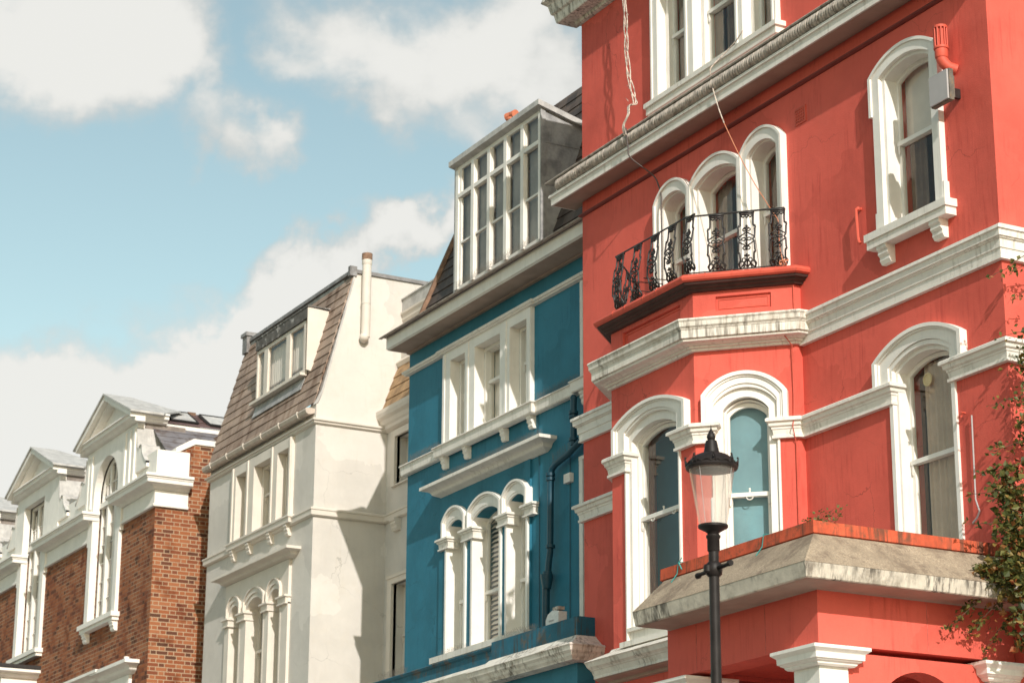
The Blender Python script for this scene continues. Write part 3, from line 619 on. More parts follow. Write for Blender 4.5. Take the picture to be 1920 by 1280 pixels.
m = MB(); xc = -17.477
o = arch(xc, .705, 8.0, 8.272, .22); i1 = arch(xc, .655, 8.0, 8.26, .195); ring(m, f0, o, i1, .09, -.02, 8.0)
i2 = arch(xc, .63, 8.0, 8.25, .185); ring(m, f0, i1, i2, .065, -.02, 8.0)
i3 = arch(xc, .50, 8.0, 8.185, .155); ring(m, f0, i2, i3, .045, -.02, 8.0)
j0 = arch(xc, .515, 5.55, 8.18, .155); j1 = arch(xc, .46, 5.55, 8.15, .14); j2 = arch(xc, .425, 5.55, 8.12, .125)
ring(m, f0, j0, j1, .028, -.14, 5.55); ring(m, f0, j1, j2, -.02, -.2, 5.55)
w5 = m.build('window', WHT, red, label='tall arched white window above the porch roof with net curtain')
sash(w5, f0, xc, .425, 5.56, 8.12, .12, -.15, 7.20, WHT, .035)
t = MB(); wavy(t, f0, xc - .27, xc + .42, 5.6, 8.2, -.24, .012, 9); t.build('net_curtain', NET, w5)
t = MB(); c_ = f0.p(-17.60, 8.0, -.172)
t.lathe([(.0001, 0), (.035, .0), (.062, .006), (.07, .012), (.07, .02), (.055, .024), (.05, .016), (.02, .014), (.0001, .02)], (0, 0, 0), 20)
t.v = [Vector((c_.x + v.x, c_.y - v.z, c_.z + v.y)) for v in t.v]; t.build('extractor_fan', DISC, w5, True)

# three joined arched windows behind the balcony
for k, (xc, hw, ho) in enumerate(TRI):
    m = MB(); o = arch(xc, ho, 9.72, 11.345, .225); i1 = arch(xc, ho - .035, 9.72, 11.34, .20); i2 = arch(xc, hw + .02, 9.72, 11.285, .125); i3 = arch(xc, hw - .02, 9.72, 11.275, .115)
    ring(m, f0, o, i1, .09 - .001 * k, -.02, 9.72); ring(m, f0, i1, i2, .066, -.1, 9.72); ring(m, f0, i2, i3, .02, -.2, 9.72)
    w = m.build('window', WHT, red, label=('left', 'wide middle', 'right')[k] + ' arch of the triple window behind the balcony')
    sash(w, f0, xc, hw - .02, 9.73, 11.275, .11, -.15, 10.62, WHT, .04)
    t = MB(); wavy(t, f0, xc - hw + .02, xc - hw * .35, 9.73, 11.45, -.27, .02, 3); t.build('curtain', CURTM if k < 2 else CURTD, w)
# top floor triple window
m = MB(); m.plate(f0, rect(-22.40, -19.70, 12.66, 14.45), [rect(xc - hw, xc + hw, 12.70, 14.29) for xc, hw in TOPW], .07, -.06)
for u in (-22.40, -21.60, -20.515, -19.785): m.plate(f0, rect(u + .02, u + .05, 12.7, 14.4), [], .085, .065)
w = m.build('window', WHT, red, label='wide three-light white window on the top floor')
for xc, hw in TOPW:
    t = MB(); t.plate(f0, rect(xc - hw, xc + hw, 12.70, 14.29), [rect(xc - hw + .06, xc + hw - .06, 12.74, 14.24)], -.062, -.2); t.build('frame', WHT, w)
    sash(w, f0, xc, hw - .06, 12.73, 14.24, 0, -.13, 13.55, WHT, .04)
    t = MB(); wavy(t, f0, xc - hw + .05, xc - hw * (.1 if hw < .4 else .55), 12.7, 14.2, -.24, .02, 3); t.build('curtain', CURTM, w)
    if hw > .4:
        t = MB(); wavy(t, f0, xc - hw * .5, xc - hw * .2, 12.7, 14.2, -.3, .02, 2); t.build('curtain', CURTD, w)
t = MB(); t.plate(f0, rect(-22.45, -19.60, 12.64, 12.70), [], .15, -.05); t.plate(f0, rect(-22.43, -19.63, 12.55, 12.64), [], .125, 0); t.build('sill', WTRIM, w)

# main cornice with its beaded torus
m = MB(); m.sweep([(XL, 14.06), (XL, 14.0), (XR, 14.0), (XR, 20)], [(-.03, 12.34), (.0, 12.34), (.24, 12.32), (.25, 12.29), (.25, 12.172), (.31, 12.165), (.325, 12.15), (.325, 12.12), (.305, 12.11), (.30, 12.09), (.30, 12.015), (-.03, 12.03)])
cn = m.build('cornice', WTRIM, red, label='long weathered white cornice below the top floor')
m = MB(); m.sweep([(XL, 14.06), (XL, 14.0), (XR, 14.0), (XR, 20)], [(-.03, 12.028), (.275, 12.012), (.26, 12.03), (.12, 12.03), (.11, 12.045), (.085, 12.05), (.08, 12.085), (.05, 12.09), (.045, 12.12), (-.03, 12.13)][::-1])
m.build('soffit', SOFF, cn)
m = MB(); m.sweep([(XL, 14.02), (XL, 14.0), (XR, 14.0), (XR, 20)], [(-.02, 12.06), (.10, 12.055), (.115, 12.07), (.085, 12.10), (-.02, 12.12)]); m.build('bed_moulding', WTRIM, cn)
m = MB()
def beads(m, x0, x1, y, zc, r):
    x = x0
    while x < x1 - .02:
        w = random.choice((.035, .045, .05, .05, .06)); w = min(w, x1 - x); nseg = 8; k = 3
        base = len(m.v); vs = []
        for i in range(k + 1):
            t = i / k; rr = r * (.84 + .16 * math.sin(math.pi * t)) * random.uniform(.97, 1.03)
            for j in range(nseg + 1):
                a = -.62 * math.pi + 1.22 * math.pi * j / nseg
                vs.append((x + w * t + .022 * math.sin(a), y - rr * math.cos(a), zc + rr * 1.02 * math.sin(a)))
        fs = [(i * (nseg + 1) + j, (i + 1) * (nseg + 1) + j, (i + 1) * (nseg + 1) + j + 1, i * (nseg + 1) + j + 1) for i in range(k) for j in range(nseg)]
        m.add(vs, fs); x += w
beads(m, XL - .10, XR + .28, 13.71, 12.245, .082)
m.build('beaded_moulding', TORUS, cn, True)
m = MB(); m.sweep([(XL, 14.06), (XL, 14.0), (XR, 14.0), (XR, 20)], [(.2, 12.322), (.355, 12.315), (.365, 12.328), (.35, 12.345), (.2, 12.35)]); m.build('top_edge', TORUS, cn)
m = MB(); m.sweep([(XL, 14.03), (XL, 14.0), (XR, 14.0), (XR, 20)], [(-.02, 11.86), (.02, 11.858), (.045, 11.845), (.045, 11.83), (.02, 11.815), (-.02, 11.81)]); m.build('thin_moulding', DKRED, red)
# eaves cornice
m = MB(); m.sweep([(XL, 14.06), (XL, 14.0), (XR, 14.0), (XR, 20)], [(-.03, 15.0), (.38, 14.96), (.40, 14.90), (.33, 14.84), (.30, 14.72), (.27, 14.70), (.25, 14.60), (.24, 14.585), (.07, 14.575), (.06, 14.535), (.03, 14.525), (-.03, 14.52)]); m.build('eaves_cornice', DIRTY, red)

# balcony railing -------------------------------------------------------
rail = MB(); RO = .075
def off_path(d, z, a=0, b=1):
    pts = [(-22.62, 13.12 - d + .82), (-21.80, 13.12 - d), (BX[1] + d * .414, 13.12 - d), P2(fc, CL - .06, d)]
    return [(x, y, z) for x, y in pts]
rail.tube(off_path(RO, 10.385), .011, 6); rail.tube([(x, y, 9.725) for x, y, _ in off_path(RO, 0)], .008, 6)
rl = rail.build('balcony_railing', IRON, red, label='black cast iron balcony railing with ornate panels')
pm = MB()
def pw(z):                                                      # belly of the panel
    t = z / .66; return .05 * math.sin(math.pi * min(1, t * 1.15)) * (1 - t) * 2.2 - .012 * math.sin(2 * math.pi * t)
def pt(x, z): return Vector((x, -pw(z), z))
def line(ps, r=.0075, n=5): pm.tube([pt(x, z) for x, z in ps], r * 1.35, n)
def circ(cx, cz, rx, rz, a0=0, a1=360, r=.0062, n=14):
    line([(cx + rx * math.cos(math.radians(a0 + (a1 - a0) * i / n)), cz + rz * math.sin(math.radians(a0 + (a1 - a0) * i / n))) for i in range(n + 1)], r)
pm_k = 1.35
for s_ in (-1, 1):
    line([(s_ * .072, .655), (s_ * .070, .55), (s_ * .072, .50), (s_ * .098, .475), (s_ * .092, .45), (s_ * .090, .36), (s_ * .085, .34), (s_ * .070, .325), (s_ * .088, .30), (s_ * .092, .20), (s_ * .098, .185), (s_ * .080, .165), (s_ * .075, .09), (s_ * .098, .055), (s_ * .085, .02), (s_ * .06, .03)], .008)
    for z_ in (.49, .175): pm.ball(pt(s_ * .088, z_), .014, 6)
    circ(s_ * .062, .045, .026, .036); circ(s_ * .036, .095, .018, .02, r=.0055)
    line([(s_ * .088, .355), (0, .415)], .006); line([(s_ * .088, .30), (0, .245)], .006)
    circ(s_ * .024, .445, .018, .018, r=.0058); circ(s_ * .022, .225, .018, .018, r=.0058); circ(s_ * .03, .33, .022, .018, r=.0055)
    line([(s_ * .06, .03), (s_ * .03, .07), (0, .10)], .007); line([(0, .02), (s_ * .045, .075)], .006)
    line([(s_ * .075, .62), (s_ * .04, .60), (s_ * .015, .615), (0, .59)], .007)
line([(-.085, .655), (.085, .655)], .010); line([(-.08, .63), (.08, .63)], .007)
line([(0, .20), (0, .49)], .006); line([(0, .02), (0, .15)], .006)
for z_ in (.49, .45, .375, .33, .28, .225, .15, .10): pm.ball(pt(0, z_), .015, 6)
for z_ in (.465, .14): line([(-.03, z_), (.03, z_)], .009)
pan0 = None; frl = Fr((-21.80 + RO * .414, 13.12), (-q2, q2), (-q2, -q2))
spots = [(fb, u) for u in (-21.69, -21.30, -20.925, -20.56, -20.185)] + [(fc, u) for u in (.30, .64, .985)] + [(frl, u) for u in (.22, .58, .95)]
pme = bpy.data.meshes.new('railing_panel'); pme.from_pydata([v for v in pm.v], [], pm.f); pme.materials.append(IRON)
pme.polygons.foreach_set('use_smooth', [True] * len(pme.polygons))
for i, (fr_, u) in enumerate(spots):
    o = bpy.data.objects.new('railing_panel', pme) if pan0 is None else pan0.copy()
    if pan0 is None: pan0 = o
    C.objects.link(o); o.parent = rl; p = fr_.p(u, 9.715, RO) - ROOTS[red.name]; o.location = p
    ux = fr_.U if fr_ is not frl else -fr_.U; o.rotation_euler = (0, 0, math.atan2(ux.y, ux.x))
m = MB()
for u in (.30, .62):                                            # stays behind the rail
    m = MB(); a = frl.p(u, 10.1, RO); m.tube([a, a + Vector((.18, .28, -.05)), a + Vector((.2, .35, -.38))], .007, 5); m.build('stay_bar', IRON, rl)
m = MB(); m.tube([(-21.5, 13.05, 10.0), (-21.35, 13.4, 9.98), (-21.33, 13.42, 9.72)], .007, 5); m.build('stay_bar', IRON, rl); m = MB(); m.tube([(-21.2, 13.05, 9.95), (-21.05, 13.4, 9.93), (-21.03, 13.42, 9.72)], .007, 5)
m.build('stay_bar', IRON, rl)

# small fixtures on the red wall
m = MB(); m.plate(f0, rect(-19.475, -19.275, 11.37, 11.565), [rect(-19.46 + .035 * i, -19.437 + .035 * i, 11.385 + .034 * j, 11.408 + .034 * j) for i in range(5) for j in range(5)], .012, -.0)
m.plate(f0, rect(-19.47, -19.28, 11.375, 11.56), [], .003, -.0); m.build('air_vent', REDT, red)
m = MB(); m.tube([(-18.36, 14.0, 10.035), (-18.36, 13.95, 10.03), (-18.352, 13.925, 10.01), (-18.35, 13.925, 9.96), (-18.335, 13.925, 9.70), (-18.325, 13.925, 9.65), (-18.305, 13.93, 9.625)], .017, 8); m.ball((-18.36, 13.96, 10.03), .026, 6); m.build('overflow_pipe', REDT, red, True)
m = MB(); px, py = -16.765, 13.87
m.lathe([(.062, 0), (.067, .01), (.067, .09), (.062, .095)], (px, py, 11.11), 20); m.lathe([(.075, 0), (.078, .012), (.075, .025), (.06, .026)], (px, py, 11.205), 20)
m.lathe([(.052, 0), (.052, .23)], (px, py, 11.22), 16); m.lathe([(.073, 0), (.075, .01), (.075, .025), (.055, .035)], (px, py, 11.43), 20)
for i in range(11):
    a = 2 * math.pi * i / 11; m.tube([(px + .066 * math.cos(a), py + .066 * math.sin(a), 11.22), (px + .066 * math.cos(a), py + .066 * math.sin(a), 11.44)], .009, 5)
m.tube([(px, py, 11.13), (px, py, 11.10), (px + .012, py + .02, 11.05), (px + .03, py + .06, 11.01), (px + .06, 14.0, 10.985)], .058, 16); m.build('vent_pipe', REDT, red, True)
m = MB(); m.tube([(-16.84, 13.985, 7.45), (-16.84, 13.94, 7.45), (-16.835, 13.93, 7.43), (-16.84, 13.93, 7.40)], .012, 6); m.build('pipe_stub', REDT, red, True)
m = MB(); m.tube([(-16.73, 13.97, 7.40), (-16.735, 13.97, 7.0), (-16.74, 13.97, 6.58), (-16.70, 13.96, 6.50), (-16.68, 13.96, 6.45), (-16.73, 13.97, 6.40), (-16.80, 13.97, 6.36)], .009, 5); m.build('conduit', GREYP, red, True)
m = MB(); m.tube([fc.p(CL + .0, z, .02) for z in (9.5, 9.3, 9.2)] + [(-19.475, 13.70, 9.12), (-19.46, 13.70, 8.95), (-19.49, 13.86, 8.82), (-19.50, 13.87, 8.3), (-19.485, 13.86, 8.05), (-19.44, 13.80, 7.9), (-19.50, 13.88, 7.75), (-19.5, 13.88, 6.0)], .006, 5); m.build('wall_cable', REDT, red, True)

# porch ---------------------------------------------------------------
PX0, PX1, PY = -18.81, -16.34, 11.8; fp = FY(PY); fps = FX(PX1)
pp = [(PX0, 14.0), (PX0, PY), (PX1, PY), (PX1, 13.99)]
m = MB()
m.plate(fp, rect(PX0, PX1, 4.975, 5.6), [], 0, -.3)
m.plate(fps, rect(PY + .3, 13.99, 4.97, 5.6), [], 0, -.3)
m.plate(fps, rect(PY + .3, 13.66, .1, 4.92), [arch(12.93, .50, .12, 4.43, .375, 24)], -.045, -.3)
m.plate(Fr((PX0, 0), (0, -1), (-1, 0)), rect(-13.99, -PY - .3, 4.975, 5.6), [], 0, -.3)
m.plate(Fr((PX0, 0), (0, -1), (-1, 0)), rect(-13.66, -PY - .3, .1, 4.92), [], -.045, -.3)  # blank left wall, unseen, added to darken the inside of the porch
m.box(PX0 + .31, PX1 - .31, PY + .31, 13.98, 5.02, 5.2)
porch = m.build('porch', RED, red, label='projecting porch with white capitals and stained stone coping')
m = MB(); cpp = [(-18.78, PY), (PX1, PY), (PX1, 13.99)]; m.sweep(cpp, [(-.3, 5.93), (.05, 5.925), (.40, 5.60), (.415, 5.585), (-.3, 5.585)]); cop = m.build('coping', STONE, porch)
m = MB(); m.sweep(cpp, [(-.3, 5.583), (.412, 5.583), (.385, 5.46), (.375, 5.452), (-.3, 5.452)]); m.build('coping_edge', STONEF, porch)
m = MB(); m.sweep(cpp, [(-.3, 5.45), (.355, 5.45), (.34, 5.462), (.05, 5.455), (.0, 5.44), (-.3, 5.44)]); m.build('soffit', SOFF, porch)
m = MB(); m.sweep([(-18.85, PY), (PX1, PY), (PX1, 13.99)], [(-.22, 6.055), (.045, 6.05), (.05, 5.94), (.03, 5.93), (-.22, 5.93)]); m.build('parapet', RUST, porch, label='flaking rust red parapet on the porch roof')
m = MB(); m.box(PX0 + .2, PX1 - .2, PY + .2, 13.97, 5.6, 5.94); m.build('roof', LEAD, porch)
capp = [(0, 4.955), (.135, 4.945), (.15, 4.94), (.15, 4.912), (.115, 4.885), (.11, 4.878), (.108, 4.83), (.092, 4.824), (.085, 4.815), (.06, 4.802), (.058, 4.79), (.04, 4.775), (-.05, 4.775), (-.05, 4.955)]
def pillar(x0, x1, y0, y1, label=None):
    t = MB(); t.box(x0, x1, y0, y1, .12, 4.776); p_ = t.build('pillar', WHT, porch, label=label)
    t = MB(); t.sweep([(x0, y1), (x0, y0), (x1, y0), (x1, y1), (x0 - .0, y1 + .0)], capp); t.box(x0 + .04, x1 - .04, y0 + .04, y1 - .04, 4.778, 4.95); t.build('capital', WHT, p_)
pillar(-16.725, -16.345, 11.802, 12.11); pillar(-18.81, -18.43, 11.802, 12.11); pillar(-16.70, -16.345, 13.68, 13.985); pillar(-18.81, -18.45, 13.68, 13.985)
t = MB(); t.box(-18.2, -17.0, 13.9, 13.99, .5, 3.6); t.build('front_door', DARK, porch)
m = MB(); m.box(PX0, PX1, PY, 14.0, .12, .5); m.build('step', STONE, porch)
for fr_, us in ((fp, (-18.3, -17.15)), (fps, (13.0,))):
    for u in us: m = MB(); m.plate(fr_, rect(u - .004, u + .004, 4.99, 5.43), [], .0015, -.01); m.build('render_joint', REDJ, porch)

# ================================================================== BLUE HOUSE
YBl = 14.5; BL, BR = -30.355, -24.225; f1 = FY(YBl)
blue = thing('blue_house', 'deep blue rendered house with white trim and big glazed dormer', 'house', (-27.3, 14.5, .12))
RW = [(-28.635, .235, .42), (-27.71, .385, .5), (-26.79, .245, .42)]; ZW = (9.94, 11.165)
AW = [(-28.64, .27, .36), (-27.71, .395, .50), (-26.82, .27, .36)]
m = MB(); holes = [rect(xc - hw - .005, xc + hw + .005, ZW[0] - .02, ZW[1] + .01) for xc, hw, _ in RW] + [arch(xc, hw + .02, 6.84, 8.62, .12) for xc, hw, _ in AW]
m.plate(f1, rect(BL, BR, 0, 11.80), holes, 0, -.35)
m.plate(Fr((BL, 0), (0, -1), (-1, 0)), rect(-YB, -YBl - .35, 0, 11.8), [], 0, -.35)
m.plate(Fr((0, YB), (-1, 0), (0, 1)), rect(-BR + .01, -BL - .36, 0, 11.8), [], 0, -.3)
m.box(BL + .36, BR - .01, YBl + .36, YB - .31, 11.6, 11.7); m.box(BL + .36, BR - .01, YBl + .36, YB - .31, 9.1, 9.2)
# slight projection framing the arched windows
m.plate(f1, rect(-29.2, -26.48, 6.6, 9.17), [arch(xc, hw + .02, 6.84, 8.62, .12) for xc, hw, _ in AW], .03, .001)
m.build('wall', BLUE, blue)
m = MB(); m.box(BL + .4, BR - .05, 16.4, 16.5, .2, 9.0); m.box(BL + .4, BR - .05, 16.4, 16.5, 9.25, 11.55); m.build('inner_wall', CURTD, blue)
# cornice / eaves
m = MB(); m.sweep([(BL, YBl + .03), (BL, YBl), (BR - .0, YBl)], [(-.03, 11.87), (.37, 11.87), (.385, 11.86), (.385, 11.68), (.36, 11.672), (.355, 11.665), (-.03, 11.68)])
m.v = [Vector((max(v.x, BL - .03), v.y, v.z)) for v in m.v]
ev = m.build('eaves_fascia', WHT, blue)
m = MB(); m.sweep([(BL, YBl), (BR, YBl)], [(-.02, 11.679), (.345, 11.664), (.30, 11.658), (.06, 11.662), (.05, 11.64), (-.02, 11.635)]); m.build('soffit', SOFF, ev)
m = MB(); m.sweep([(BL - .10, YBl), (BR, YBl)], [(-.05, 12.05), (.02, 12.05), (.30, 11.94), (.44, 11.895), (.485, 11.86), (.48, 11.845), (.43, 11.85), (.40, 11.873), (-.05, 11.876)])
lg = m.build('eaves_slates', GUTTR, blue)
# mansard with hip boards
m = MB(); a, b = Vector((BL + .03, YBl + .06, 11.98)), Vector((BR, YBl + .06, 11.98)); hz = 3.0
d_ = Vector((BL + .95, YBl + 1.05, 11.98 + hz)); c_ = Vector((BR, YBl + 1.05, 11.98 + hz))
slates(m, a, b, c_, d_, 16); sl_o = [a, b, c_, d_]
slates(m, (BL + .03, YB - 1, 11.98), a, d_, (BL + .95, YB - 2, 11.98 + hz), 16)
roof = m.build('mansard_roof', SLATED, blue)
m = MB(); m.tube([a + Vector((-.02, -.03, -.05)), a.lerp(d_, .45) + Vector((-.02, -.03, 0)), d_ + Vector((-.02, -.03, 0))], .055, 6); m.build('hip_roll', WOODD, roof)
m = MB(); m.add([d_, c_, (BR, YB - 2, 14.98), (BL + .95, YB - 2, 14.98)], [(0, 1, 2, 3)]); m.build('flat_roof', LEAD, roof)
# big dormer
DX0, DX1, DZ0, DZ1, DZT, DZR = -28.84, -26.22, 12.22, 14.22, 13.68, 12.935; wd = .0
mull = [(-28.78 + .51 * i) for i in range(6)]
m = MB(); fd = FY(YBl + .0)
cells = []
for i in range(5):
    x0 = mull[i] + (.052 if i else .10); x1 = min(mull[i + 1] - .052, DX1 - .05)
    cells += [rect(x0, x1, DZT + .035, 14.10), rect(x0, x1, DZR + .015, DZT - .035), rect(x0, x1, DZ0 + .05, DZR - .015)]
m.plate(fd, rect(DX0, DX1, DZ0, 14.18), cells, 0, -.036)
dm = m.build('dormer', WHT, blue, label='tall glazed dormer of five lights with lead sides')
m = MB()
for i in range(6): m.plate(fd, rect(max(DX0, mull[i] - .045), min(DX1, mull[i] + .045) if i < 5 else DX1, DZ0 + .01, 14.10), [], .03 if 0 < i < 5 else .025, .002)
for i in range(5): m.plate(fd, rect(mull[i] + .046, mull[i + 1] - .046, DZT - .03, DZT + .03), [], .028, .002)
m.build('mullion', WHT, dm)
m = MB(); m.plate(fd, rect(DX0 + .05, DX1 - .05, DZ0 + .02, 14.15), [], -.02, -.026); m.build('glass_pane', GLASS, dm)
for i in range(5):
    t = MB(); t.plate(fd, rect(mull[i] + .03, min(mull[i + 1] - .03, DX1 - .02), 12.26, 14.14), [], -.09, -.095); t.build('blind', GREYK, dm)
m = MB()                                                        # cheeks and roof in lead sheet
fk = FX(DX1 + .03)
m.plate(fk, [(YBl - .02, DZ0 - .08), (YBl + .12, DZ0 - .1), (YBl + .47, 13.25), (YBl + .68, 13.93), (YBl + .68, 13.96), (YBl - .02, 14.22)], [], .0, -.05)
for z_ in (13.09, 13.655): m.plate(fk, [(YBl - .02, z_), (YBl + .41 + (.25 if z_ > 13.3 else 0), z_), (YBl + .41 + (.25 if z_ > 13.3 else 0), z_ + .014), (YBl - .02, z_ + .014)], [], .006, .0)
m.plate(fk, rect(YBl - .035, YBl + .045, DZ0 - .06, 14.2), [], .012, .0)
m.build('cheek', LEAD, dm); m = MB()
m.plate(Fr((DX0 - .03, 0), (0, -1), (-1, 0)), [(-YBl - 1.0, 14.0), (-YBl - .1, DZ0 - .1), (-YBl + .02, DZ0 - .08), (-YBl + .02, 14.22), (-YBl - .9, 14.1)], [], .0, -.05)
m.build('cheek', LEAD, dm)
m = MB()
r0, r1 = DX0 - .08, DX1 + .09
m.add([(r0, YBl - .10, 14.185), (r1, YBl - .10, 14.185), (r1, YBl + .95, 13.90), (r0, YBl + .95, 13.90), (r0, YBl - .10, 14.265), (r1, YBl - .10, 14.265), (r1, YBl + .95, 13.985), (r0, YBl + .95, 13.985)],
      [(0, 3, 2, 1), (4, 5, 6, 7), (0, 1, 5, 4), (1, 2, 6, 5), (2, 3, 7, 6), (3, 0, 4, 7)])
m.build('dormer_roof', LEADL, dm)
m = MB(); cx, cy, cz = -28.60, 15.3, 15.02
m.lathe([(.07, -.5), (.07, .08), (.08, .09), (.08, .12), (.0001, .12)], (cx, cy, cz - .1), 14)
m.tube([(cx - .09, cy - .02, cz + .06), (cx, cy, cz + .07), (cx + .09, cy + .02, cz + .06)], [.075, .06, .075], 14); m.build('roof_cowl', TERRA, roof)
m = MB(); m.tube([(-25.4, 16.6, 14.98), (-25.4, 16.6, 15.9)], .015, 5); m.tube([(-25.8, 16.6, 14.98), (-25.8, 16.6, 15.9)], .012, 5)
m.tube([(-27.6, 16.6, 15.85), (-24.3, 16.6, 15.85)], .02, 5); m.tube([(-26.2, 16.6, 14.98), (-26.2, 16.6, 15.85)], .012, 5); m.tube([(-25.0, 16.6, 14.98), (-25.0, 16.6, 15.85)], .012, 5); m.build('roof_railing', IRON, roof)
# upper windows
m = MB(); m.plate(f1, rect(-29.10, -26.415, 9.93, 11.31), [rect(xc - hw, xc + hw, ZW[0], ZW[1]) for xc, hw, _ in RW], .055, -.1)
for u in (-28.33, -27.18): m.plate(f1, rect(u + .0, u + .055, 9.96, 11.29), [], .07, .05)
m.plate(f1, rect(-29.095, -29.03, 9.96, 11.29), [], .068, .05)
for u in (-26.47,): m.plate(f1, rect(u, u + .05, 9.96, 11.29), [], .068, .05)
bw = m.build('window', WHT, blue, label='three-light white window under the eaves')
for xc, hw, _ in RW:
    t = MB(); t.plate(f1, rect(xc - hw, xc + hw, ZW[0], ZW[1]), [rect(xc - hw + .05, xc + hw - .05, ZW[0] + .02, ZW[1] - .05)], -.102, -.24); t.build('frame', WHT, bw)
    sash(bw, f1, xc, hw - .03, 9.95, 11.13, 0, -.17, 10.655, WHT, .03)
    t = MB(); wavy(t, f1, xc - hw + .03, xc - hw * .1, 9.95, 11.15, -.27, .015, 3); wavy(t, f1, xc + hw * .5, xc + hw - .03, 9.95, 11.15, -.27, .015, 2); t.build('curtain', CURT, bw)
m = MB(); hp = [(-.03, 11.385), (.085, 11.375), (.095, 11.36), (.085, 11.335), (.065, 11.33), (.06, 11.312), (.02, 11.305), (-.03, 11.30)]
m.sweep([(BL, YBl + .03), (BL, YBl), (-29.13, YBl), (-29.13, YBl - .03), (-26.39, YBl - .03), (-26.39, YBl), (BR, YBl)], hp); m.build('hood_moulding', WTRIM, blue)
m = MB(); sp_ = [(-.03, 9.935), (.0, 9.935), (.10, 9.905), (.11, 9.89), (.085, 9.875), (.08, 9.76), (.065, 9.745), (-.03, 9.745)]
m.sweep([(BL, YBl + .03), (BL, YBl), (-29.13, YBl), (-29.13, YBl - .06), (-26.33, YBl - .06), (-26.33, YBl), (-25.1, YBl), (-25.1, YBl - .06), (-24.84, YBl - .06), (-24.84, YBl), (BR, YBl)], sp_); bs = m.build('sill_band', WTRIM, blue)
for u in (-29.03, -28.33, -27.2, -26.42, -24.98):
    t = MB(); bracket(t, f1, u, 9.745, .175, .115, .10); t.build('bracket', WTRIM, bs)
m = MB(); m.plate(f1, rect(-25.12, -25.045, 9.95, 11.29), [], .03, 0); m.build('pilaster_strip', WTRIM, blue)
m = MB(); m.plate(f1, rect(-25.16, -25.07, 6.7, 8.87), [], .03, 0); m.plate(f1, rect(-25.158, BR, 8.85, 8.90), [], .035, 0); m.build('pilaster_strip', WTRIM, blue)
# arched windows
m = MB(); m.sweep([(-29.13, YBl + .02), (-29.13, YBl), (-26.06, YBl), (-26.06, YBl + .02)], prof_cyma(.27, 9.37, 9.165, .22, .035)); hd = m.build('hood_cornice', WTRIM, blue)
m = MB(); m.sweep([(-29.13, YBl + .02), (-29.13, YBl), (-26.06, YBl), (-26.06, YBl + .02)], [(-.03, 9.405), (.03, 9.405), (.06, 9.372), (-.03, 9.372)]); m.build('flashing', LEADL, hd)
for k, (xc, hw, ho) in enumerate(AW):
    m = MB(); o = arch(xc, ho, 8.50, 8.76, .185); i1 = arch(xc, ho - .045, 8.50, 8.75, .165); ring(m, f1, o, i1, .11, -.0, 8.5)
    i2 = arch(xc, ho - .065, 8.50, 8.735, .155); ring(m, f1, i1, i2, .085, 0, 8.5); i3 = arch(xc, hw + .02, 8.50, 8.65, .125); ring(m, f1, i2, i3, .068, 0, 8.5)
    j0 = arch(xc, hw + .05, 6.84, 8.67, .13); j1 = arch(xc, hw, 6.84, 8.63, .115); ring(m, f1, j0, j1, .06, -.22, 6.84)
    w = m.build('window', WHT, blue, label=('left', 'wide middle', 'right')[k] + ' arch of the triple window below the hood')
    sash(w, f1, xc, hw, 6.85, 8.63, .11, -.17, 7.62, WHT, .03)
    t = MB()
    if k == 1:
        for i in range(26): 
            z_ = 6.9 + i * .068; t.add([f1.p(xc - hw + .03, z_, -.225), f1.p(xc + hw - .03, z_, -.225), f1.p(xc + hw - .03, z_ + .055, -.27), f1.p(xc - hw + .03, z_ + .055, -.27)], [(0, 1, 2, 3)])
        t.build('louvre_shutter', WHT, w)
    else:
        t.plate(f1, arch(xc, hw, 6.85, 8.63, .11), [], -.221, -.226); t.build('blind', CURT, w)
ip = [(-.03, 8.545), (.07, 8.54), (.085, 8.53), (.085, 8.505), (.06, 8.495), (.058, 8.475), (.04, 8.468), (.035, 8.40), (.05, 8.395), (.05, 8.372), (-.03, 8.37)]
for a_, b_ in ((-29.10, -28.88), (-28.38, -28.10), (-27.30, -27.07), (-26.55, -26.35)):
    m = MB(); m.sweep([(a_, YBl + .1), (a_, YBl - .032), (b_, YBl - .032), (b_, YBl + .1)], ip); m.build('impost', WTRIM, blue)
m = MB(); m.plate(f1, rect(-29.25, -26.45, 6.76, 6.845), [], .14, -.05); m.plate(f1, rect(-29.22, -26.48, 6.68, 6.76), [], .11, 0); m.build('sill', WTRIM, blue)
# first-floor balcony box over the ground-floor bay, plinth to its left
m = MB(); m.box(-26.19, -23.965, 13.75, 14.49, 0, 6.1); m.box(-30.30, -26.2, 13.98, 14.49, 0, 5.9); m.build('ground_floor_bay', BLUE, blue)
m = MB(); m.sweep([(-26.19, 14.49), (-26.19, 13.75), (-23.965, 13.75), (-23.965, 14.49)], [(-.12, 6.575), (.0, 6.575), (.0, 6.34), (-.12, 6.34)]); m.build('balcony_parapet', BLUED, blue)
m = MB(); m.sweep([(-26.19, 14.4), (-26.19, 13.75), (-23.965, 13.75), (-23.965, 14.4)], [(-.1, 6.345), (.02, 6.34), (.06, 6.30), (.16, 6.225), (.235, 6.20), (.25, 6.185), (.235, 6.165), (.225, 6.12), (.20, 6.09), (.195, 6.075), (.19, 6.06), (.165, 6.03), (.16, 6.015), (-.1, 6.01)]); m.build('balcony_cornice', DIRTY, blue)
m = MB(); m.sweep([(-30.30, 14.4), (-30.30, 13.98), (-26.2, 13.98)], [(-.1, 6.62), (.03, 6.60), (.05, 6.585), (.03, 6.56), (.0, 6.55), (.0, 6.40), (-.1, 6.40)]); m.build('plinth', BLUED, blue)
